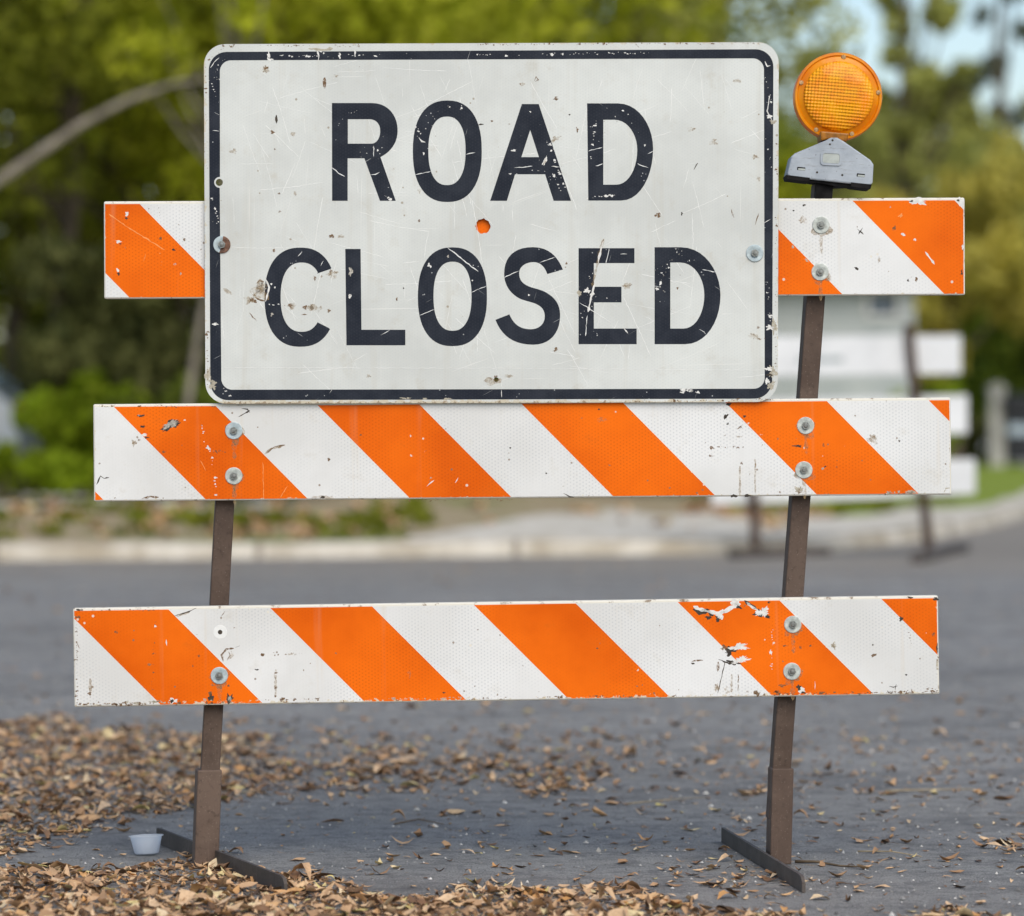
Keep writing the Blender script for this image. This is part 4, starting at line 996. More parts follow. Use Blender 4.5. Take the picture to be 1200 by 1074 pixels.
def make_leaves(pos, length, width, curl, fold, yaw, pitch, roll):
    n = len(pos)
    t = LV[:, 0][None, :] - 0.5; s = LV[:, 1][None, :]
    jag = 1 + 0.22 * rng.standard_normal((n, 15))
    x = t * length[:, None]
    y = s * width[:, None] / 2 * jag
    z = curl[:, None] * length[:, None] * (t ** 2) * 4 * 0.25 + np.abs(s) * width[:, None] / 2 * fold[:, None]
    z = z + 0.10 * width[:, None] * np.sin(6 * t + yaw[:, None]) * s
    bend = (0.6 * rng.standard_normal(n))[:, None]
    y = y + bend * length[:, None] * (t ** 2)
    p = np.stack([x, y, z], -1)
    cr, sr = np.cos(roll)[:, None], np.sin(roll)[:, None]
    p = np.stack([p[..., 0], p[..., 1] * cr - p[..., 2] * sr, p[..., 1] * sr + p[..., 2] * cr], -1)
    cp_, sp_ = np.cos(pitch)[:, None], np.sin(pitch)[:, None]
    p = np.stack([p[..., 0] * cp_ + p[..., 2] * sp_, p[..., 1], -p[..., 0] * sp_ + p[..., 2] * cp_], -1)
    cy, sy = np.cos(yaw)[:, None], np.sin(yaw)[:, None]
    p = np.stack([p[..., 0] * cy - p[..., 1] * sy, p[..., 0] * sy + p[..., 1] * cy, p[..., 2]], -1)
    zmin = p[..., 2].min(1)
    p = p + pos[:, None, :]
    p[..., 2] -= (zmin * 0.9)[:, None]
    return p
def np_mesh(name, V, F, mat, smooth=True):
    me = bpy.data.meshes.new(name)
    V = V.reshape(-1, 3); k = F.shape[1]
    me.vertices.add(len(V)); me.vertices.foreach_set('co', V.astype(np.float32).ravel())
    me.loops.add(F.size); me.loops.foreach_set('vertex_index', F.astype(np.int32).ravel())
    me.polygons.add(len(F)); me.polygons.foreach_set('loop_start', np.arange(0, F.size, k, dtype=np.int32))
    me.polygons.foreach_set('use_smooth', np.full(len(F), smooth))
    me.update(calc_edges=True); me.validate()
    me.materials.append(mat)
    return me
def link(name, me, parent=None, loc=None):
    o = bpy.data.objects.new(name, me); col.objects.link(o)
    if parent: o.parent = parent
    if loc is not None: o.location = loc
    return o
def sm(x, a, b):
    t = np.clip((x - a) / (b - a), 0, 1); return t * t * (3 - 2 * t)
def density(X, Y):
    """leaves per unit, 0..1, from where the photo's drifts lie"""
    px = 600 + X * FPX / Y; py = HOR + EYE * FPX / Y
    wob = 26 * np.sin(X * 5.1 + Y * 2.0) + 18 * np.sin(X * 11.3 - Y * 4.2)
    wob2 = 9 * np.sin(X * 9 + 1.3 * Y) + 6 * np.sin(X * 21)
    edge = np.interp(py, [840, 870, 900, 930, 960, 1000], [200, 300, 350, 300, 130, 60]) + wob
    A = sm(py + wob2, 846, 866) * (1 - sm(py, 985, 1010) * 0.7) * (1 - sm(px, edge - 80, edge + 40))
    A = A * (0.72 + 0.38 * np.sin(X * 13 + 5 * Y) * np.sin(Y * 7.3 - 3 * X)) * np.interp(py, [850, 940, 975, 1005], [1.0, 1.0, 0.5, 0.4])
    yb = np.interp(px, [-400, 150, 300, 420, 520, 700, 860, 1000], [1000, 1008, 1018, 1032, 1036, 1044, 1056, 1072]) + wob2
    C = sm(py, yb, yb + 22) * np.interp(px, [-400, 350, 500, 700, 900, 1100], [1.1, 1.05, 0.85, 0.65, 0.5, 0.22])
    B = np.exp(-((py - (908 + wob2 * 0.9)) / 17) ** 2) * (1 - sm(px, 640, 760)) * sm(px, 250, 340) * (0.34 + 0.18 * np.sin(X * 14) + 0.1 * np.sin(X * 31))
    B = B * 0.20 * (0.35 + 1.1 * (np.sin(X * 17 + 3 * Y) * np.sin(Y * 9 - 4 * X) > -0.1)) + 0.02 * np.exp(-((py - 880) / 22) ** 2) * (1 - sm(px, 560, 760)) * sm(px, 250, 330)
    F_ = 0.05 * np.exp(-((px - 870) / 60) ** 2 - ((py - 1030) / 14) ** 2) + 0.07 * np.exp(-((px - 1185) / 30) ** 2 - ((py - 992) / 9) ** 2)
    D = 0.005 * (1 - 0.8 * sm(Y, 9.5, 14)) + 0.010 * np.exp(-((py - 900) / 40) ** 2)
    return np.clip(A + C + np.maximum(B, 0) + F_ + D, 0, 1.3)
N = 170000
X = rng.uniform(-3.2, 2.6, N); Y = 6.6 + (24.0 - 6.6) * rng.random(N) ** 1.9
# thinning so the accepted count per m2 follows the density
pdf = 1.0 / (1.9 * ((Y - 6.6) / 17.4 + 1e-4) ** (0.9 / 1.9)) 
pdf = pdf / pdf.max()
d = density(X, Y)
keep = rng.random(N) * np.maximum(pdf, 0.02) * 1.0 < d * 0.25
X, Y, d = X[keep], Y[keep], d[keep]
n = len(X)
length = rng.uniform(0.010, 0.026, n) + 0.034 * rng.random(n) ** 3.0; width = length * (0.16 + 0.5 * rng.random(n) ** 1.4)
thick = np.clip(d, 0, 1) ** 2 * 0.011
fd = np.abs((X + 0.79) - (8.44 - Y) * 0.382)          # distance to the left foot bar
thick = thick * np.clip(fd / 0.25, 0.12, 1)
pos = np.stack([X, Y, 0.001 + thick * rng.random(n)], -1)
V = make_leaves(pos, length, width, rng.normal(0.4, 0.7, n), np.abs(rng.normal(0.3, 0.35, n)), rng.uniform(0, 6.28, n), rng.normal(0, 0.07 + 0.15 * np.clip(d, 0, 1), n), rng.normal(0, 0.12 + 0.22 * np.clip(d, 0, 1), n))
F = (LF[None] + (np.arange(n) * 15)[:, None, None]).reshape(-1, 4)
o = link('leaf_litter', np_mesh('leaf_litter', V, F, M['litter']))
tag(o, 'drifts of small dry brown leaves spread over the asphalt', 'leaf litter', kind='stuff')
print('litter leaves', n)
# small broken bits between the leaves
nb = 14000
X = rng.uniform(-3.0, 2.6, nb * 6); Y = 6.7 + 8 * rng.random(nb * 6) ** 1.6
d = density(X, Y); keep = rng.random(len(X)) < (0.012 + d * 0.35)
X, Y = X[keep][:nb], Y[keep][:nb]; n = len(X)
length = rng.uniform(0.004, 0.014, n) * np.where(rng.random(n) < 0.25, 2.6, 1.0)
V = make_leaves(np.stack([X, Y, np.full(n, 0.001)], -1), length, np.where(length > 0.015, 0.0022, length * rng.uniform(0.25, 0.8, n)), rng.normal(0.2, 0.5, n), np.abs(rng.normal(0.2, 0.3, n)), rng.uniform(0, 6.28, n), rng.normal(0, 0.15, n), rng.normal(0, 0.3, n))
F = (LF[None] + (np.arange(n) * 15)[:, None, None]).reshape(-1, 4)
tag(link('leaf_crumbs', np_mesh('leaf_crumbs', V, F, M['litter'])), 'broken brown leaf crumbs sprinkled on the asphalt', 'leaf crumbs', kind='stuff')
# pale grit
ng = 7000
X = rng.uniform(-2.4, 2.4, ng); Y = 6.8 + 8 * rng.random(ng) ** 1.5
s = rng.uniform(0.0012, 0.0036, ng) * (1 + (rng.random(ng) < 0.05) * 1.2)
base = np.array([(1, 0, 0), (-1, 0, 0), (0, 1, 0), (0, -1, 0), (0, 0, 1), (0, 0, -0.3)], float)
V = base[None] * s[:, None, None] * (1 + 0.3 * rng.standard_normal((ng, 6, 1))) + np.stack([X, Y, s * 0.3], -1)[:, None, :]
T = np.array([(0, 2, 4), (2, 1, 4), (1, 3, 4), (3, 0, 4), (2, 0, 5), (1, 2, 5), (3, 1, 5), (0, 3, 5)])
F = (T[None] + (np.arange(ng) * 6)[:, None, None]).reshape(-1, 3)
t = NT('pale_grit'); rn = t.new('ShaderNodeNewGeometry').outputs['Random Per Island']
gm = t.fin(t.ramp(rn, [(0, (0.10, 0.10, 0.10)), (0.5, (0.33, 0.32, 0.30)), (1, (0.66, 0.64, 0.60))]), 0.8)
tag(link('grit', np_mesh('grit', V, F, gm, False)), 'loose pale grit scattered over the asphalt', 'grit', kind='stuff')
# single leaves lying apart on the bare asphalt
meshes = []
for k in range(8):
    l = np.array([1.0])
    V = make_leaves(np.zeros((1, 3)), l, np.array([0.30 + 0.05 * (k % 5)]), np.array([random.uniform(-0.6, 1.2)]), np.array([random.uniform(0.1, 0.7)]), np.zeros(1), np.array([random.uniform(-.12, .12)]), np.array([random.uniform(-.3, .3)]))
    meshes.append(np_mesh('fallen_leaf', V, LF, M['leaf']))
r2 = random.Random(77)
cnt = 0
while cnt < 260:
    px = r2.uniform(330, 1260) if cnt < 200 else r2.uniform(-40, 1240); py = 1072 - 210 * r2.random() ** 1.1
    p = G(px, py)
    if float(density(np.array([p.x]), np.array([p.y]))[0]) > 0.30 or p.y < 7.0: continue
    o = link('fallen_leaf', meshes[r2.randrange(8)])
    L_ = r2.uniform(0.011, 0.026) if r2.random() < 0.75 else r2.uniform(0.026, 0.042)
    o.location = (p.x, p.y, 0.001); o.scale = (L_, L_, L_); o.rotation_euler = (0, 0, r2.uniform(0, 6.28))
    tag(o, 'single dry leaf lying by itself on the grey asphalt', 'fallen leaf', 'stray leaves on the asphalt')
    cnt += 1
# twigs
TW = plain('pale_twig', (0.36, 0.29, 0.19), 0.8, 0, 0.3, 60)
TWD = plain('dark_twig', (0.13, 0.095, 0.06), 0.8, 0, 0.3, 60)
def twig(pts, r, mat, label, z=0.004):
    q = [G(*p) for p in pts]
    o0 = q[0].copy()
    mb = MB(); q = [v - o0 + Vector((0, 0, z + 0.002 * math.sin(i * 2.3))) for i, v in enumerate(q)]
    mb.tube(q, [r * (1 - 0.6 * i / (len(q) - 1)) for i in range(len(q))], 6)
    tag(mb.build('twig', mat, smooth=True, loc=o0), label, 'twig')
twig([(932, 1012), (955, 1013), (985, 1016), (1015, 1019)], 0.0035, TWD, 'dark twig lying just right of the right post foot')
twig([(1005, 1000), (1045, 1001), (1080, 1005)], 0.002, TW, 'straight pale twig lying farther right of the right foot')
twig([(1038, 929), (1090, 928), (1140, 926)], 0.0028, TW, 'long pale twig lying on asphalt at the right edge behind the barricade')
twig([(462, 968), (490, 963), (520, 967)], 0.0022, TWD, 'bent dark twig on bare asphalt between the two posts')
twig([(735, 944), (780, 940), (830, 935)], 0.002, TW, 'slender pale twig behind the barricade left of the right post')
twig([(250, 1016), (256, 1006), (263, 1001)], 0.0022, TW, 'short pale twig leaning against the left post sleeve', 0.012)

# =================================================================== SECOND BARRICADE (far kerb)
YQ = 24.8
Q_O = Vector(((985 - 600) * YQ / FPX, YQ, 0))
bar2 = empty('barricade', Q_O, 'far barricade with three plain white rails standing blurred at the kerb behind', 'barricade')
M['white_rail'] = plain('white_rail_back', (0.72, 0.73, 0.73), 0.6, 0, 0.08, 3)
def Q3(x, y, depth): return P(x, y, YQ) - Q_O + Vector((0, -depth, 0))
for (c4, lab) in (([(826, 395), (1126, 393), (1126, 438), (826, 442)], 'upper white rail'), ([(830, 470), (1134, 463), (1134, 508), (830, 515)], 'middle white rail'), ([(834, 545), (1143, 538), (1143, 579), (834, 592)], 'lower white rail')):
    mb = MB(); mb.prism([c4], Q3, 0.0, -0.03)
    o = mb.build('rail', M['white_rail'], bar2, bevel=0.004); o['label'] = lab
def tube2(name, a, b, w, mat, dep):
    mb = MB(); pa, pb = Q3(*a, dep), Q3(*b, dep)
    mb.tube([pa, pb], [w, w], 4)
    return mb.build(name, mat, bar2)
tube2('post', (885, 652), (878, 378), 0.034, M['post'], 0.034)
tube2('post', (1088, 650), (1064, 380), 0.034, M['post'], 0.034)
for (x0, x1, y0, y1) in ((858, 968, 655, 651), (1076, 1128, 660, 646)):
    a_, b_ = G(x0, y0), G(x1, y1)
    mb = MB(); dd = (b_ - a_).normalized(); nn = Vector((-dd.y, dd.x, 0)) * 0.05
    mb.add([a_ - nn - Q_O, a_ + nn - Q_O, b_ + nn - Q_O, b_ - nn - Q_O] + [v + Vector((0, 0, 0.06)) - Q_O for v in (a_ - nn, a_ + nn, b_ + nn, b_ - nn)],
                   [(0, 1, 2, 3), (4, 5, 6, 7), (0, 1, 5, 4), (1, 2, 6, 5), (2, 3, 7, 6), (3, 0, 4, 7)])
    mb.build('foot', M['foot'], bar2, bevel=0.01)
# faint lettering-like smudge on the upper rail's plate
mb = MB(); mb.prism([[(934, 419), (988, 418), (988, 425), (934, 426)]], Q3, 0.002, 0.0005)
mb.build('rail_plate', plain('grey_plate', (0.36, 0.40, 0.40), 0.6), bar2)

# =================================================================== HOUSE, BIN, CAR
def house():
    Yh = 47.0; k = Yh / FPX
    x1 = (1072 - 600) * k; x0 = x1 - 8.5; z0 = 0.08; zt = 2.55; dp = 6.0
    O = Vector(((x0 + x1) / 2, Yh, z0))
    h = empty('house', O, 'pale grey single storey house at the side of the street behind the far barricade', 'house')
    t = NT('grey_siding'); co = t.coord(); x, y, z = t.xyz(co)
    lap = t.m('FRACT', t.m('DIVIDE', z, 0.18)); n = t.noise(co, 2, 4)
    c = t.mix(t.ss(n, 0.3, 0.7), (0.40, 0.44, 0.46), (0.50, 0.535, 0.55))
    c = t.mix(t.m('LESS_THAN', lap, 0.08), c, (0.22, 0.25, 0.27))
    sid = t.fin(c, 0.7)
    w = x1 - x0
    wz0, wz1, wx0, wx1 = 2.10 - z0, 2.48 - z0, w / 2 - 0.62, w / 2 - 0.18
    mb = MB(); mb.prism([[(-w / 2, 0), (w / 2, 0), (w / 2, zt - z0), (-w / 2, zt - z0)], [(wx0, wz0), (wx1, wz0), (wx1, wz1), (wx0, wz1)]], lambda u, v, d: (u, d, v), 0, 0.2)
    mb.box((w / 2 - 0.1, dp / 2 + 0.1, (zt - z0) / 2), (0.2, dp - 0.2, zt - z0)); mb.box((-w / 2 + 0.1, dp / 2 + 0.1, (zt - z0) / 2), (0.2, dp - 0.2, zt - z0)); mb.box((0, dp + 0.1, (zt - z0) / 2), (w, 0.2, zt - z0))
    mb.build('wall', sid, h)
    mb = MB(); e = 0.35
    gable = [(-e, zt - z0 - 0.02), (dp / 2 + 0.1, zt - z0 + 0.55), (dp + 0.2 + e, zt - z0 - 0.02), (dp + 0.2 + e, zt - z0 + 0.10), (dp / 2 + 0.1, zt - z0 + 0.70), (-e, zt - z0 + 0.10)]
    mb.prism([gable], lambda u, v, d: (d, u, v), -w / 2 - 0.3, w / 2 + 0.3)
    mb.build('roof', plain('grey_shingle', (0.12, 0.12, 0.13), 0.9, 0, 0.3, 4), h)
    mb = MB(); mb.prism([[(wx0, wz0), (wx1, wz0), (wx1, wz1), (wx0, wz1)], [(wx0 + .05, wz0 + .05), (wx1 - .05, wz0 + .05), (wx1 - .05, wz1 - .05), (wx0 + .05, wz1 - .05)]], lambda u, v, d: (u, d, v), -0.03, 0.08)
    fr = mb.build('window', plain('white_frame', (0.7, 0.7, 0.7)), h)
    mb = MB(); mb.box(((wx0 + wx1) / 2, 0.05, (wz0 + wz1) / 2), (wx1 - wx0 - 0.1, 0.02, wz1 - wz0 - 0.1))
    mb.build('pane', plain('window_glass', (0.10, 0.15, 0.22), 0.08), fr)
    # a low white garage door to the left, hidden mostly by the sign
    mb = MB(); mb.box((-1.5, -0.02, 1.05), (2.4, 0.06, 2.1)); 
    for i in range(1, 4): mb.box((-1.5, -0.055, 0.52 * i), (2.4, 0.012, 0.03))
    mb.build('garage_door', plain('door_grey', (0.42, 0.45, 0.46)), h)
house()

def bin_():
    b = G(1194, 546, 0.1); O = Vector((b.x, b.y, 0.1))
    e = empty('wheelie_bin', O, 'black wheeled rubbish bin standing on the lawn at the right edge', 'bin')
    dk = plain('bin_plastic', (0.022, 0.024, 0.030), 0.4, 0, 0.2, 5)
    mb = MB()
    def ring(w, d, z): return [(-w / 2, -d / 2, z), (w / 2, -d / 2, z), (w / 2, d / 2, z), (-w / 2, d / 2, z)]
    v = ring(0.46, 0.5, 0.08) + ring(0.58, 0.66, 0.95) + ring(0.62, 0.70, 0.95) + ring(0.62, 0.70, 1.0)
    f = [(3, 2, 1, 0)]
    for r_ in range(3):
        for k in range(4): f.append((r_ * 4 + k, r_ * 4 + (k + 1) % 4, r_ * 4 + 4 + (k + 1) % 4, r_ * 4 + 4 + k))
    f.append((12, 13, 14, 15)); mb.add(v, f)
    mb.build('body', dk, e, bevel=0.015)
    mb = MB(); mb.prism([[(-0.37, 1.0), (-0.36, 1.04), (0.0, 1.11), (0.33, 1.08), (0.38, 1.0)]], lambda u, v, d: (d, u, v), -0.32, 0.32); mb.build('lid', dk, e, bevel=0.01)
    mb = MB(); mb.tube([(-0.25, 0.42, 0.98), (0.25, 0.42, 0.98)], [0.02, 0.02], 8); mb.build('handle', dk, e)
    for s in (-1, 1):
        mb = MB(); mb.tube([(s * 0.24, 0.27, 0.10), (s * 0.30, 0.27, 0.10)], [0.10, 0.10], 18); mb.build('wheel', M['black'], e, smooth=40)
    mb = MB(); mb.box((-0.02, -0.318, 0.56), (0.40, 0.012, 0.16), rot=Matrix.Rotation(R(5), 3, 'X')); mb.build('highlight_band', plain('pale_blue_highlight', (0.40, 0.48, 0.55)), e)  # pale blue plate added to paint a highlight on the bin front
bin_()

def car():
    Yc = 34.0; xr = (37 - 600) * Yc / FPX
    O = Vector((xr - 2.15, Yc, 0.26))
    c = empty('parked_car', O, 'pale white car parked behind bushes at the left edge with only its rear showing', 'car')
    paint = NT('pale_car_paint'); paint.bsdf.inputs['Coat Weight'].default_value = 0.8
    paint = paint.fin((0.74, 0.79, 0.83), 0.25)
    glass = plain('car_glass', (0.34, 0.42, 0.47), 0.05, 0.0)
    W2 = 0.86
    low = [(-2.15, 0.28), (-2.1, 0.62), (-1.2, 0.78), (2.02, 0.80), (2.13, 0.66), (2.15, 0.35), (2.05, 0.22), (-2.05, 0.22)]
    def arch(cx, r=0.36, n=9): return [(cx + r * math.cos(a), 0.22 + r * 0.95 * math.sin(a)) for a in np.linspace(0, math.pi, n)]
    low2 = [(-2.15, 0.30), (-2.13, 0.60), (-1.95, 0.70), (-1.15, 0.82), (1.95, 0.86), (2.12, 0.72), (2.15, 0.38), (2.06, 0.22)] + arch(1.28) + arch(-1.35) + [(-2.05, 0.22)]
    mb = MB(); mb.prism([low2], lambda u, v, d: (u, d, v), -W2, W2); mb.build('body', paint, c, bevel=0.05)
    cab = [(-1.15, 0.80), (-0.35, 1.28), (0.1, 1.38), (1.2, 1.36), (1.62, 1.20), (1.98, 0.84)]
    mb = MB(); n = len(cab)
    v = [(x, -W2 + 0.02 + 0.20 * max(0, (z - 0.8) / 0.55), z) for x, z in cab] + [(x, W2 - 0.02 - 0.20 * max(0, (z - 0.8) / 0.55), z) for x, z in cab]
    mb.add(v, [tuple(range(n)), tuple(range(2 * n - 1, n - 1, -1))] + [(i, (i + 1) % n, n + (i + 1) % n, n + i) for i in range(n)])
    mb.build('cabin', paint, c, bevel=0.04)
    def pane(pts, off):
        mb = MB()
        for s in (-1, 1):
            q = [(x, s * (W2 - 0.02 - 0.20 * (z - 0.8) / 0.55 + off), z) for x, z in pts]
            mb.add(q, [tuple(range(len(q)))])
        mb.build('side_window', glass, c)
    pane([(-0.85, 0.90), (-0.30, 1.24), (0.25, 1.30), (0.25, 0.90)], 0.012); pane([(0.32, 0.90), (0.32, 1.30), (1.15, 1.29), (1.55, 1.12), (1.62, 0.90)], 0.012)
    mb = MB(); mb.add([(1.655, -0.60, 1.19), (1.655, 0.60, 1.19), (1.955, 0.74, 0.90), (1.955, -0.74, 0.90)], [(0, 1, 2, 3)]); mb.build('rear_window', glass, c)
    mb = MB(); mb.add([(-1.08, -0.74, 0.86), (-1.08, 0.74, 0.86), (-0.40, 0.60, 1.265), (-0.40, -0.60, 1.265)], [(0, 1, 2, 3)]); mb.build('windscreen', glass, c)
    for x in (-1.35, 1.28):
        for s in (-1, 1):
            mb = MB(); mb.tube([(x, s * 0.68, 0.31 - 0.0), (x, s * 0.87, 0.31)], [0.31, 0.31], 24); w_ = mb.build('wheel', M['black'], c, smooth=40)
            mb = MB(); mb.tube([(x, s * 0.865, 0.31), (x, s * 0.885, 0.31)], [0.2, 0.19], 20); mb.build('rim', M['bolt'], w_, smooth=40)
    for s in (-1, 1):
        mb = MB(); mb.box((2.12, s * 0.70, 0.68), (0.08, 0.24, 0.16)); mb.build('taillight', plain('red_lamp', (0.4, 0.02, 0.02), 0.2), c, bevel=0.02)
        mb = MB(); mb.box((-2.10, s * 0.62, 0.60), (0.10, 0.30, 0.14)); mb.build('headlight', plain('clear_lamp', (0.6, 0.62, 0.64), 0.15), c, bevel=0.02)
car()

# =================================================================== TREES AND SHRUBS
def foliage_mat(name, stops, trans=0.35):
    t = NT(name)
    rnd = t.new('ShaderNodeNewGeometry').outputs['Random Per Island']
    c = t.ramp(rnd, stops)
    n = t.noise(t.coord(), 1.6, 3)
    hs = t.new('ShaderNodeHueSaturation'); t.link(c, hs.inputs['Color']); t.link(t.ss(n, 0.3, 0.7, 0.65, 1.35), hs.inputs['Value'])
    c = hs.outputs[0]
    t.bsdf.inputs['Specular IOR Level'].default_value = 0.08
    mat = t.fin(c, 0.6)
    tr = t.new('ShaderNodeBsdfTranslucent'); t.link(c, tr.inputs[0])
    mx = t.new('ShaderNodeMixShader'); mx.inputs[0].default_value = trans
    t.link(t.bsdf.outputs[0], mx.inputs[1]); t.link(tr.outputs[0], mx.inputs[2]); t.link(mx.outputs[0], t.out.inputs[0])
    return mat
FM = {
    'yellow': foliage_mat('yellow_green_leaves', [(0, (0.25, 0.29, 0.015)), (0.5, (0.40, 0.43, 0.025)), (1, (0.52, 0.53, 0.06))], 0.5),
    'moss': foliage_mat('mossy_green_leaves', [(0, (0.13, 0.15, 0.015)), (0.5, (0.21, 0.235, 0.024)), (1, (0.31, 0.32, 0.045))], 0.5),
    'mid': foliage_mat('mid_green_leaves', [(0, (0.10, 0.14, 0.015)), (0.5, (0.16, 0.21, 0.026)), (1, (0.24, 0.285, 0.045))], 0.45),
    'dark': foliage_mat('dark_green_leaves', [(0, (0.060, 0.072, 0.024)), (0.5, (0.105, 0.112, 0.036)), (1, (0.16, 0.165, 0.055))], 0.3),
    'bright': foliage_mat('bright_green_leaves', [(0, (0.16, 0.24, 0.010)), (0.5, (0.25, 0.34, 0.016)), (1, (0.34, 0.42, 0.03))], 0.5),
    'olive': foliage_mat('olive_leaves', [(0, (0.26, 0.28, 0.075)), (0.5, (0.40, 0.415, 0.11)), (1, (0.53, 0.52, 0.17))], 0.45),
    'gold': foliage_mat('golden_olive_leaves', [(0, (0.36, 0.32, 0.06)), (0.5, (0.52, 0.46, 0.09)), (1, (0.66, 0.58, 0.15))], 0.45),
    'blue': foliage_mat('grey_green_needles', [(0, (0.09, 0.11, 0.08)), (0.5, (0.14, 0.165, 0.12)), (1, (0.19, 0.215, 0.16))], 0.3),
}
BARK = plain('brown_bark', (0.10, 0.078, 0.052), 0.9, 0, 0.4, 6)
BARKD = plain('dark_bark', (0.085, 0.068, 0.045), 0.9, 0, 0.4, 6)
BARKG = plain('grey_bark', (0.24, 0.21, 0.165), 0.9, 0, 0.3, 6)
BARKP = plain('pale_bark', (0.27, 0.25, 0.21), 0.9, 0, 0.2, 6)
def leaf_quads(clumps, n, size, g):
    """clumps: (x,y,z,r) spheres; diamond leaves scattered in them, denser towards their shells"""
    w = np.array([c[3] ** 2 for c in clumps]); w /= w.sum()
    k = g.choice(len(clumps), n, p=w); C = np.array(clumps)[k]
    dv = g.standard_normal((n, 3)); dv /= np.linalg.norm(dv, axis=1, keepdims=True)
    rr = C[:, 3] * (0.35 + 0.75 * g.random(n) ** 0.6)
    p = C[:, :3] + dv * rr[:, None] * np.array([1, 1, 0.8])
    s = size * g.uniform(0.6, 1.35, n)
    a = g.standard_normal((n, 3)); a /= np.linalg.norm(a, axis=1, keepdims=True)
    nr = g.standard_normal((n, 3)) * 0.8 + np.array([0, -0.3, 0.7]); b = np.cross(nr, a); b /= np.linalg.norm(b, axis=1, keepdims=True) + 1e-9
    q = np.stack([p - a * s[:, None] * 0.6, p + b * s[:, None] * 0.32, p + a * s[:, None] * 0.6, p - b * s[:, None] * 0.32], 1)
    return q
def branches(mb, base, top, r0, tips, g):
    """tapered trunk with limbs reaching to the clump centres"""
    base, top = Vector(base), Vector(top)
    n = 6; pts = []
    for i in range(n + 1):
        t = i / n; p = base.lerp(top, t)
        pts.append(p + Vector((g.uniform(-1, 1), g.uniform(-1, 1), 0)) * r0 * 0.6 * (0 < i))
    mb.tube(pts, [r0 * (1.25 if i == 0 else 1) * (1 - 0.72 * i / n) for i in range(n + 1)], 8)
    for tp in tips:
        tp = Vector(tp); t = min(0.95, max(0.35, (tp.z - base.z) / max(0.1, top.z - base.z) * 0.7)); st = base.lerp(top, t)
        mid = st.lerp(tp, 0.5) + Vector((0, 0, -0.06 * (tp - st).length))
        mb.tube([st, mid, tp], [r0 * 0.42 * (1 - t * 0.4), r0 * 0.28, r0 * 0.08], 6)
def tree(name, base, h, r0, crown, nclump, nleaf, size, mat, bark, label, cat='tree', group=None, lean=(0, 0), cr=0.24, seed=0, extra=None, stems=1):
    """crown: (cx, cy, z0, z1, rx, ry) relative to the base"""
    g = np.random.default_rng(seed); rr = random.Random(seed)
    e = empty(name, base, label, cat, group)
    cx, cy, z0, z1, rx, ry = crown
    clumps = []
    for k in range(nclump):
        while True:
            u = g.uniform(-1, 1, 3)
            if np.linalg.norm(u) < 1: break
        clumps.append((cx + u[0] * rx, cy + u[1] * ry, (z0 + z1) / 2 + u[2] * (z1 - z0) / 2, min(rx, (z1 - z0) / 2) * cr * g.uniform(0.6, 1.5)))
    mb = MB()
    sel = rr.sample(clumps, min(len(clumps), 9))
    for s_ in range(stems):
        dx = (s_ - (stems - 1) / 2) * r0 * 3
        branches(mb, (dx, 0, -0.05), (lean[0] + dx * 2.5, lean[1], h), r0, [c[:3] for c in sel[s_::stems]], rr)
    if extra: extra(mb)
    mb.build('trunk' if cat == 'tree' else 'stem', bark, e, smooth=50)
    V = leaf_quads(clumps, nleaf, size, g)
    F = np.arange(nleaf * 4).reshape(-1, 4)
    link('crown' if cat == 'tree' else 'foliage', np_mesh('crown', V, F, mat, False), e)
    return e
def at(px, Y): x = (px - 600) * Y / FPX; return Vector((x, Y, verge_z(x, Y)))

# --- left woodland edge
def limb(mb):
    Yl = 28.6; b = at(-75, Yl)
    pts = [(-80, 262), (-30, 232), (0, 211), (45, 180), (95, 146), (150, 117), (205, 98), (245, 92)]
    mb.tube([P(x, y, Yl) - b for x, y in pts], [0.046, 0.042, 0.040, 0.037, 0.032, 0.026, 0.018, 0.008], 8)
tree('tree', at(-75, 28.6), 4.6, 0.11, (-0.5, 0.6, 4.6, 7.8, 2.2, 1.8), 40, 2600, 0.13, FM['mid'], BARKG, 'tree at the far left with a bare pale limb sweeping up to the right', lean=(-0.5, 0.4), seed=1, extra=limb)
tree('tree', at(62, 31.0), 5.2, 0.10, (0.1, 0, 2.35, 6.6, 1.9, 1.6), 46, 5600, 0.13, FM['moss'], BARKD, 'mossy green tree with a dark trunk left of the barricade', lean=(0.25, 0), seed=2)
tree('tree', at(168, 32.2), 5.4, 0.09, (0.1, 0, 2.3, 6.6, 1.9, 1.6), 46, 5600, 0.13, FM['moss'], BARKD, 'mossy green tree rising straight behind the left end of the top rail', lean=(-0.2, 0.2), seed=3)
tree('sapling', at(196, 28.8), 4.0, 0.035, (0.35, 0.2, 2.8, 4.6, 0.8, 0.6), 14, 700, 0.11, FM['yellow'], BARKG, 'slender pale sapling leaning right beside the sign edge', lean=(0.75, 0), seed=4)
tree('tree', at(360, 31.5), 5.6, 0.11, (0, -0.4, 2.0, 5.9, 1.9, 1.4), 48, 6000, 0.13, FM['yellow'], BARK, 'yellow green tree showing just above the left part of the sign', seed=5)
tree('tree', at(560, 33), 5.6, 0.12, (0, -0.4, 2.0, 6.0, 1.9, 1.4), 48, 6000, 0.13, FM['yellow'], BARK, 'yellow green tree showing just above the middle of the sign', seed=6)
tree('tree', at(745, 35), 5.6, 0.12, (0, -0.4, 2.0, 6.2, 1.6, 1.4), 44, 4800, 0.13, FM['olive'], BARK, 'olive tree showing just above the right part of the sign', seed=7)
tree('tree', at(20, 37.5), 5.6, 0.12, (0, 0, 1.6, 6.4, 2.3, 1.6), 60, 5200, 0.15, FM['moss'], BARKD, 'dark tree deep in the shade of the left woodland', seed=8)
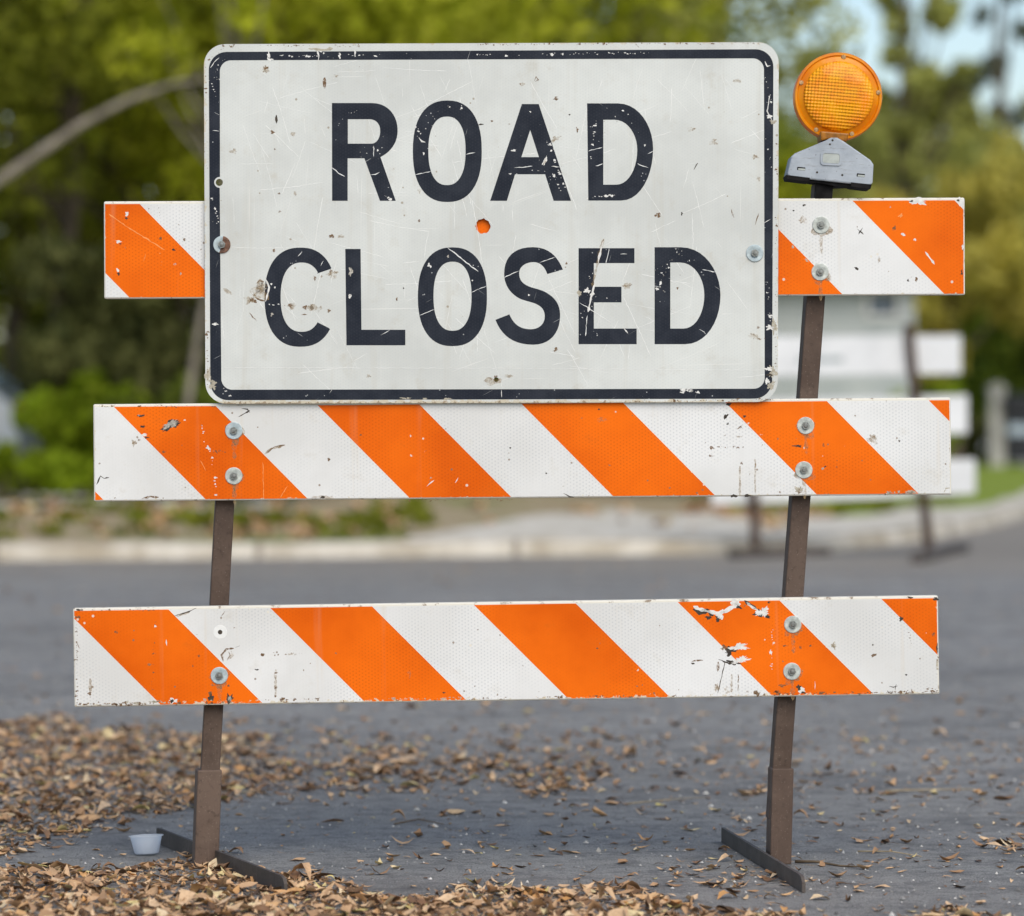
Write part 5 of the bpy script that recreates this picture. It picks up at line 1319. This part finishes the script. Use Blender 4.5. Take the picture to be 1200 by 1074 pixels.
tree('tree', at(210, 38.2), 5.6, 0.12, (0, 0, 1.4, 6.4, 2.3, 1.6), 60, 5200, 0.15, FM['moss'], BARKD, 'dark tree half hidden behind the left end of the sign', seed=9)
tree('tree', at(430, 39), 5.8, 0.12, (0, 0, 1.0, 7.0, 2.4, 1.6), 60, 5200, 0.15, FM['mid'], BARKD, 'green tree standing behind the left half of the sign', seed=10)
tree('tree', at(650, 40), 5.8, 0.12, (0, 0, 1.0, 7.0, 2.4, 1.6), 60, 5200, 0.15, FM['mid'], BARKD, 'green tree standing behind the right half of the sign', seed=11)
tree('tree', at(-250, 33), 5.8, 0.14, (0, 0, 2.2, 8.8, 2.4, 1.8), 50, 5200, 0.14, FM['mid'], BARKD, 'broad green tree beyond the left edge of the view', seed=12)
# thicket closing the wood behind
g = np.random.default_rng(90)
cl = [(g.uniform(-13, 2.2), g.uniform(41, 44), g.uniform(0.3, 7.5), g.uniform(0.5, 1.0)) for _ in range(260)]
V = leaf_quads(cl, 30000, 0.24, g)
o = link('thicket', np_mesh('thicket', V, np.arange(len(V) * 4).reshape(-1, 4), FM['moss'], False)); tag(o, 'dark dense wood closing the view behind the left trees', 'woodland', kind='stuff')
# shrubs on the verge
def shrub(px, Y, w, h, mat, n, label, seed, size=0.10, name='shrub'):
    b = at(px, Y)
    tree(name, b, h * 0.5, 0.02, (0, 0, 0.05, h, w / 2, w / 2 * 0.8), 22, n, size, mat, BARKD, label, 'shrub', 'shrubs along the verge', cr=0.36, seed=seed, stems=3)
shrub(6, 28.0, 0.95, 0.42, FM['bright'], 1500, 'bright green shrub in front of the parked car at the left edge', 31)
shrub(60, 28.2, 0.55, 0.40, FM['bright'], 700, 'small low bright green shrub left of the middle rail', 32)
shrub(112, 29.6, 0.95, 0.95, FM['bright'], 2300, 'tall bright green shrub just left of the middle rail', 33)
shrub(195, 29.2, 1.2, 0.95, FM['mid'], 2300, 'darker green shrub above the left end of the middle rail', 34)
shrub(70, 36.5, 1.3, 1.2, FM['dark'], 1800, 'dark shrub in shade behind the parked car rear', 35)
shrub(330, 29.3, 1.4, 1.0, FM['mid'], 2200, 'green shrub hidden behind the lower left of the sign', 36)
shrub(-140, 28.6, 1.3, 0.6, FM['mid'], 1800, 'green shrub past the left edge in front of the car', 37)
shrub(480, 31.5, 1.8, 0.75, FM['mid'], 2200, 'wide green shrub behind the middle rail centre', 38)
shrub(650, 34.0, 1.6, 0.8, FM['mid'], 2200, 'green shrub behind the middle rail right of centre', 39)
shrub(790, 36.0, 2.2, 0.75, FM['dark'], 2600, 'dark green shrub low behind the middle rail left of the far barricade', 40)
shrub(865, 30.0, 0.7, 0.24, FM['bright'], 500, 'tiny bright green shrub beside the far barricade', 41, 0.08)
shrub(1088, 44.0, 0.75, 1.25, FM['bright'], 900, 'bright lime green shrub at the corner of the grey house', 42, 0.12)

shrub(122, 30.4, 1.25, 2.3, FM['dark'], 3600, 'tall shrub with shade coloured into its dark leaves left of the top rail', 43, 0.12)  # understorey shade is put into the dark leaf colour
shrub(172, 30.9, 1.5, 2.1, FM['dark'], 3200, 'tall dark shrub seen below the left end of the top rail', 44, 0.12)  # dark leaf colour stands in for woodland shade here too

g = np.random.default_rng(92)
def ground_cover(name, label, boxes, n, size, mat):
    cl = []
    for (x0, x1, d0, d1, k) in boxes:
        for _ in range(k):
            x = g.uniform(x0, x1); y = kerb_y(x) + 0.25 + g.uniform(d0, d1)
            cl.append((x, y, verge_z(x, y) + 0.01, g.uniform(0.03, 0.09)))
    V = leaf_quads(cl, n, size, g); V[..., 2] = np.maximum(V[..., 2], 0.09)
    tag(link(name, np_mesh(name, V, np.arange(len(V) * 4).reshape(-1, 4), mat, False)), label, kind='stuff')
ground_cover('verge_grass', 'ragged green grass tufts on the verge', [(-5.5, -0.7, 0.4, 4.0, 100), (1.9, 4.2, 3.4, 5.5, 40), (-2.4, -0.6, 1.2, 2.6, 60)], 5200, 0.07, FM['moss'])
ground_cover('verge_leaves', 'dry brown leaves strewn over the verge', [(-5.5, -0.8, 0.35, 3.6, 110), (1.3, 2.8, 3.4, 5.0, 30), (-0.6, 2.6, 0.6, 4.0, 16)], 3200, 0.07, M['litter'])

# --- right side, farther off
tree('tree', at(822, 52), 6, 0.16, (0, 0, 2.2, 7.0, 1.45, 1.4), 46, 6200, 0.18, FM['yellow'], BARK, 'yellow green tree rising between sign corner and warning light', seed=51)
tree('tree', at(985, 66), 6.5, 0.18, (0, 0, 2.0, 7.2, 2.1, 1.8), 50, 7500, 0.20, FM['olive'], BARK, 'olive tree right behind the amber warning light', seed=52)
tree('tree', at(1062, 60), 8.6, 0.14, (0.25, 0, 2.4, 8.4, 0.85, 1.0), 34, 2900, 0.18, FM['olive'], BARK, 'tall narrow olive tree right of the warning light with sky on both sides', seed=53)
tree('tree', at(1100, 78), 6.0, 0.16, (0, 0, 2.0, 7.6, 1.7, 1.4), 42, 5200, 0.21, FM['olive'], BARK, 'olive tree far off between the narrow tree and the conifer', seed=62)
tree('tree', at(1020, 80), 5.6, 0.16, (0, 0, 1.6, 6.9, 2.0, 1.4), 46, 5200, 0.22, FM['mid'], BARK, 'green tree far off below the patch of sky beside the warning light', seed=63)
tree('tree', at(1115, 57), 3.8, 0.13, (0, 0, 1.4, 4.9, 1.5, 1.2), 40, 5200, 0.17, FM['gold'], BARK, 'low golden olive tree above the right end of the top rail', seed=54)
tree('tree', at(1182, 70), 4.6, 0.15, (0, 0, 1.3, 6.4, 1.6, 1.4), 40, 5000, 0.19, FM['gold'], BARK, 'golden tree at the right edge above the rail', seed=55)
tree('conifer', at(1172, 85), 11, 0.16, (0, 0, 3.0, 12.5, 0.75, 0.75), 34, 2900, 0.20, FM['blue'], BARK, 'tall slim grey green conifer against the sky at the upper right', seed=56)
tree('tree', at(1130, 66), 3.8, 0.16, (0, 0, 0.8, 4.0, 2.0, 1.4), 46, 5600, 0.2, FM['mid'], BARKD, 'dark green tree beyond the right end of the top rail', seed=57)
tree('tree', at(1225, 62), 4, 0.16, (0, 0, 0.8, 4.4, 1.5, 1.4), 36, 3000, 0.2, FM['mid'], BARKD, 'green tree cut by the right edge behind the bin', seed=58)
tree('tree', at(1330, 60), 6, 0.16, (0, 0, 1.6, 7.4, 2.0, 1.8), 40, 3200, 0.2, FM['olive'], BARK, 'olive tree beyond the right edge of the view', seed=59)
b = at(1168, 58)
pp = empty('gate_post', b, 'pale concrete gate post left of the black bin', 'gate post')
mb = MB(); mb.box((0, 0, 0.58), (0.22, 0.22, 1.16)); mb.build('shaft', M['pale_concrete'], pp, bevel=0.01)
mb = MB(); mb.box((0, 0, 1.20), (0.28, 0.28, 0.07)); mb.box((0, 0, 1.26), (0.18, 0.18, 0.04)); mb.build('cap', M['pale_concrete'], pp, bevel=0.015)
shrub(1148, 60, 0.8, 0.75, FM['dark'], 500, 'dark low shrub left of the pale gate post', 61, 0.14)
g = np.random.default_rng(91)
cl = [(g.uniform(-30, 45), g.uniform(108, 116), g.uniform(0.3, 6.0) * (0.7 + 0.3 * math.sin(k)), g.uniform(1.0, 1.9)) for k in range(240)]
V = leaf_quads(cl, 15000, 0.5, g)
o = link('distant_woods', np_mesh('distant_woods', V, np.arange(len(V) * 4).reshape(-1, 4), FM['olive'], False)); tag(o, 'far line of olive trees closing the street', 'woodland', kind='stuff')
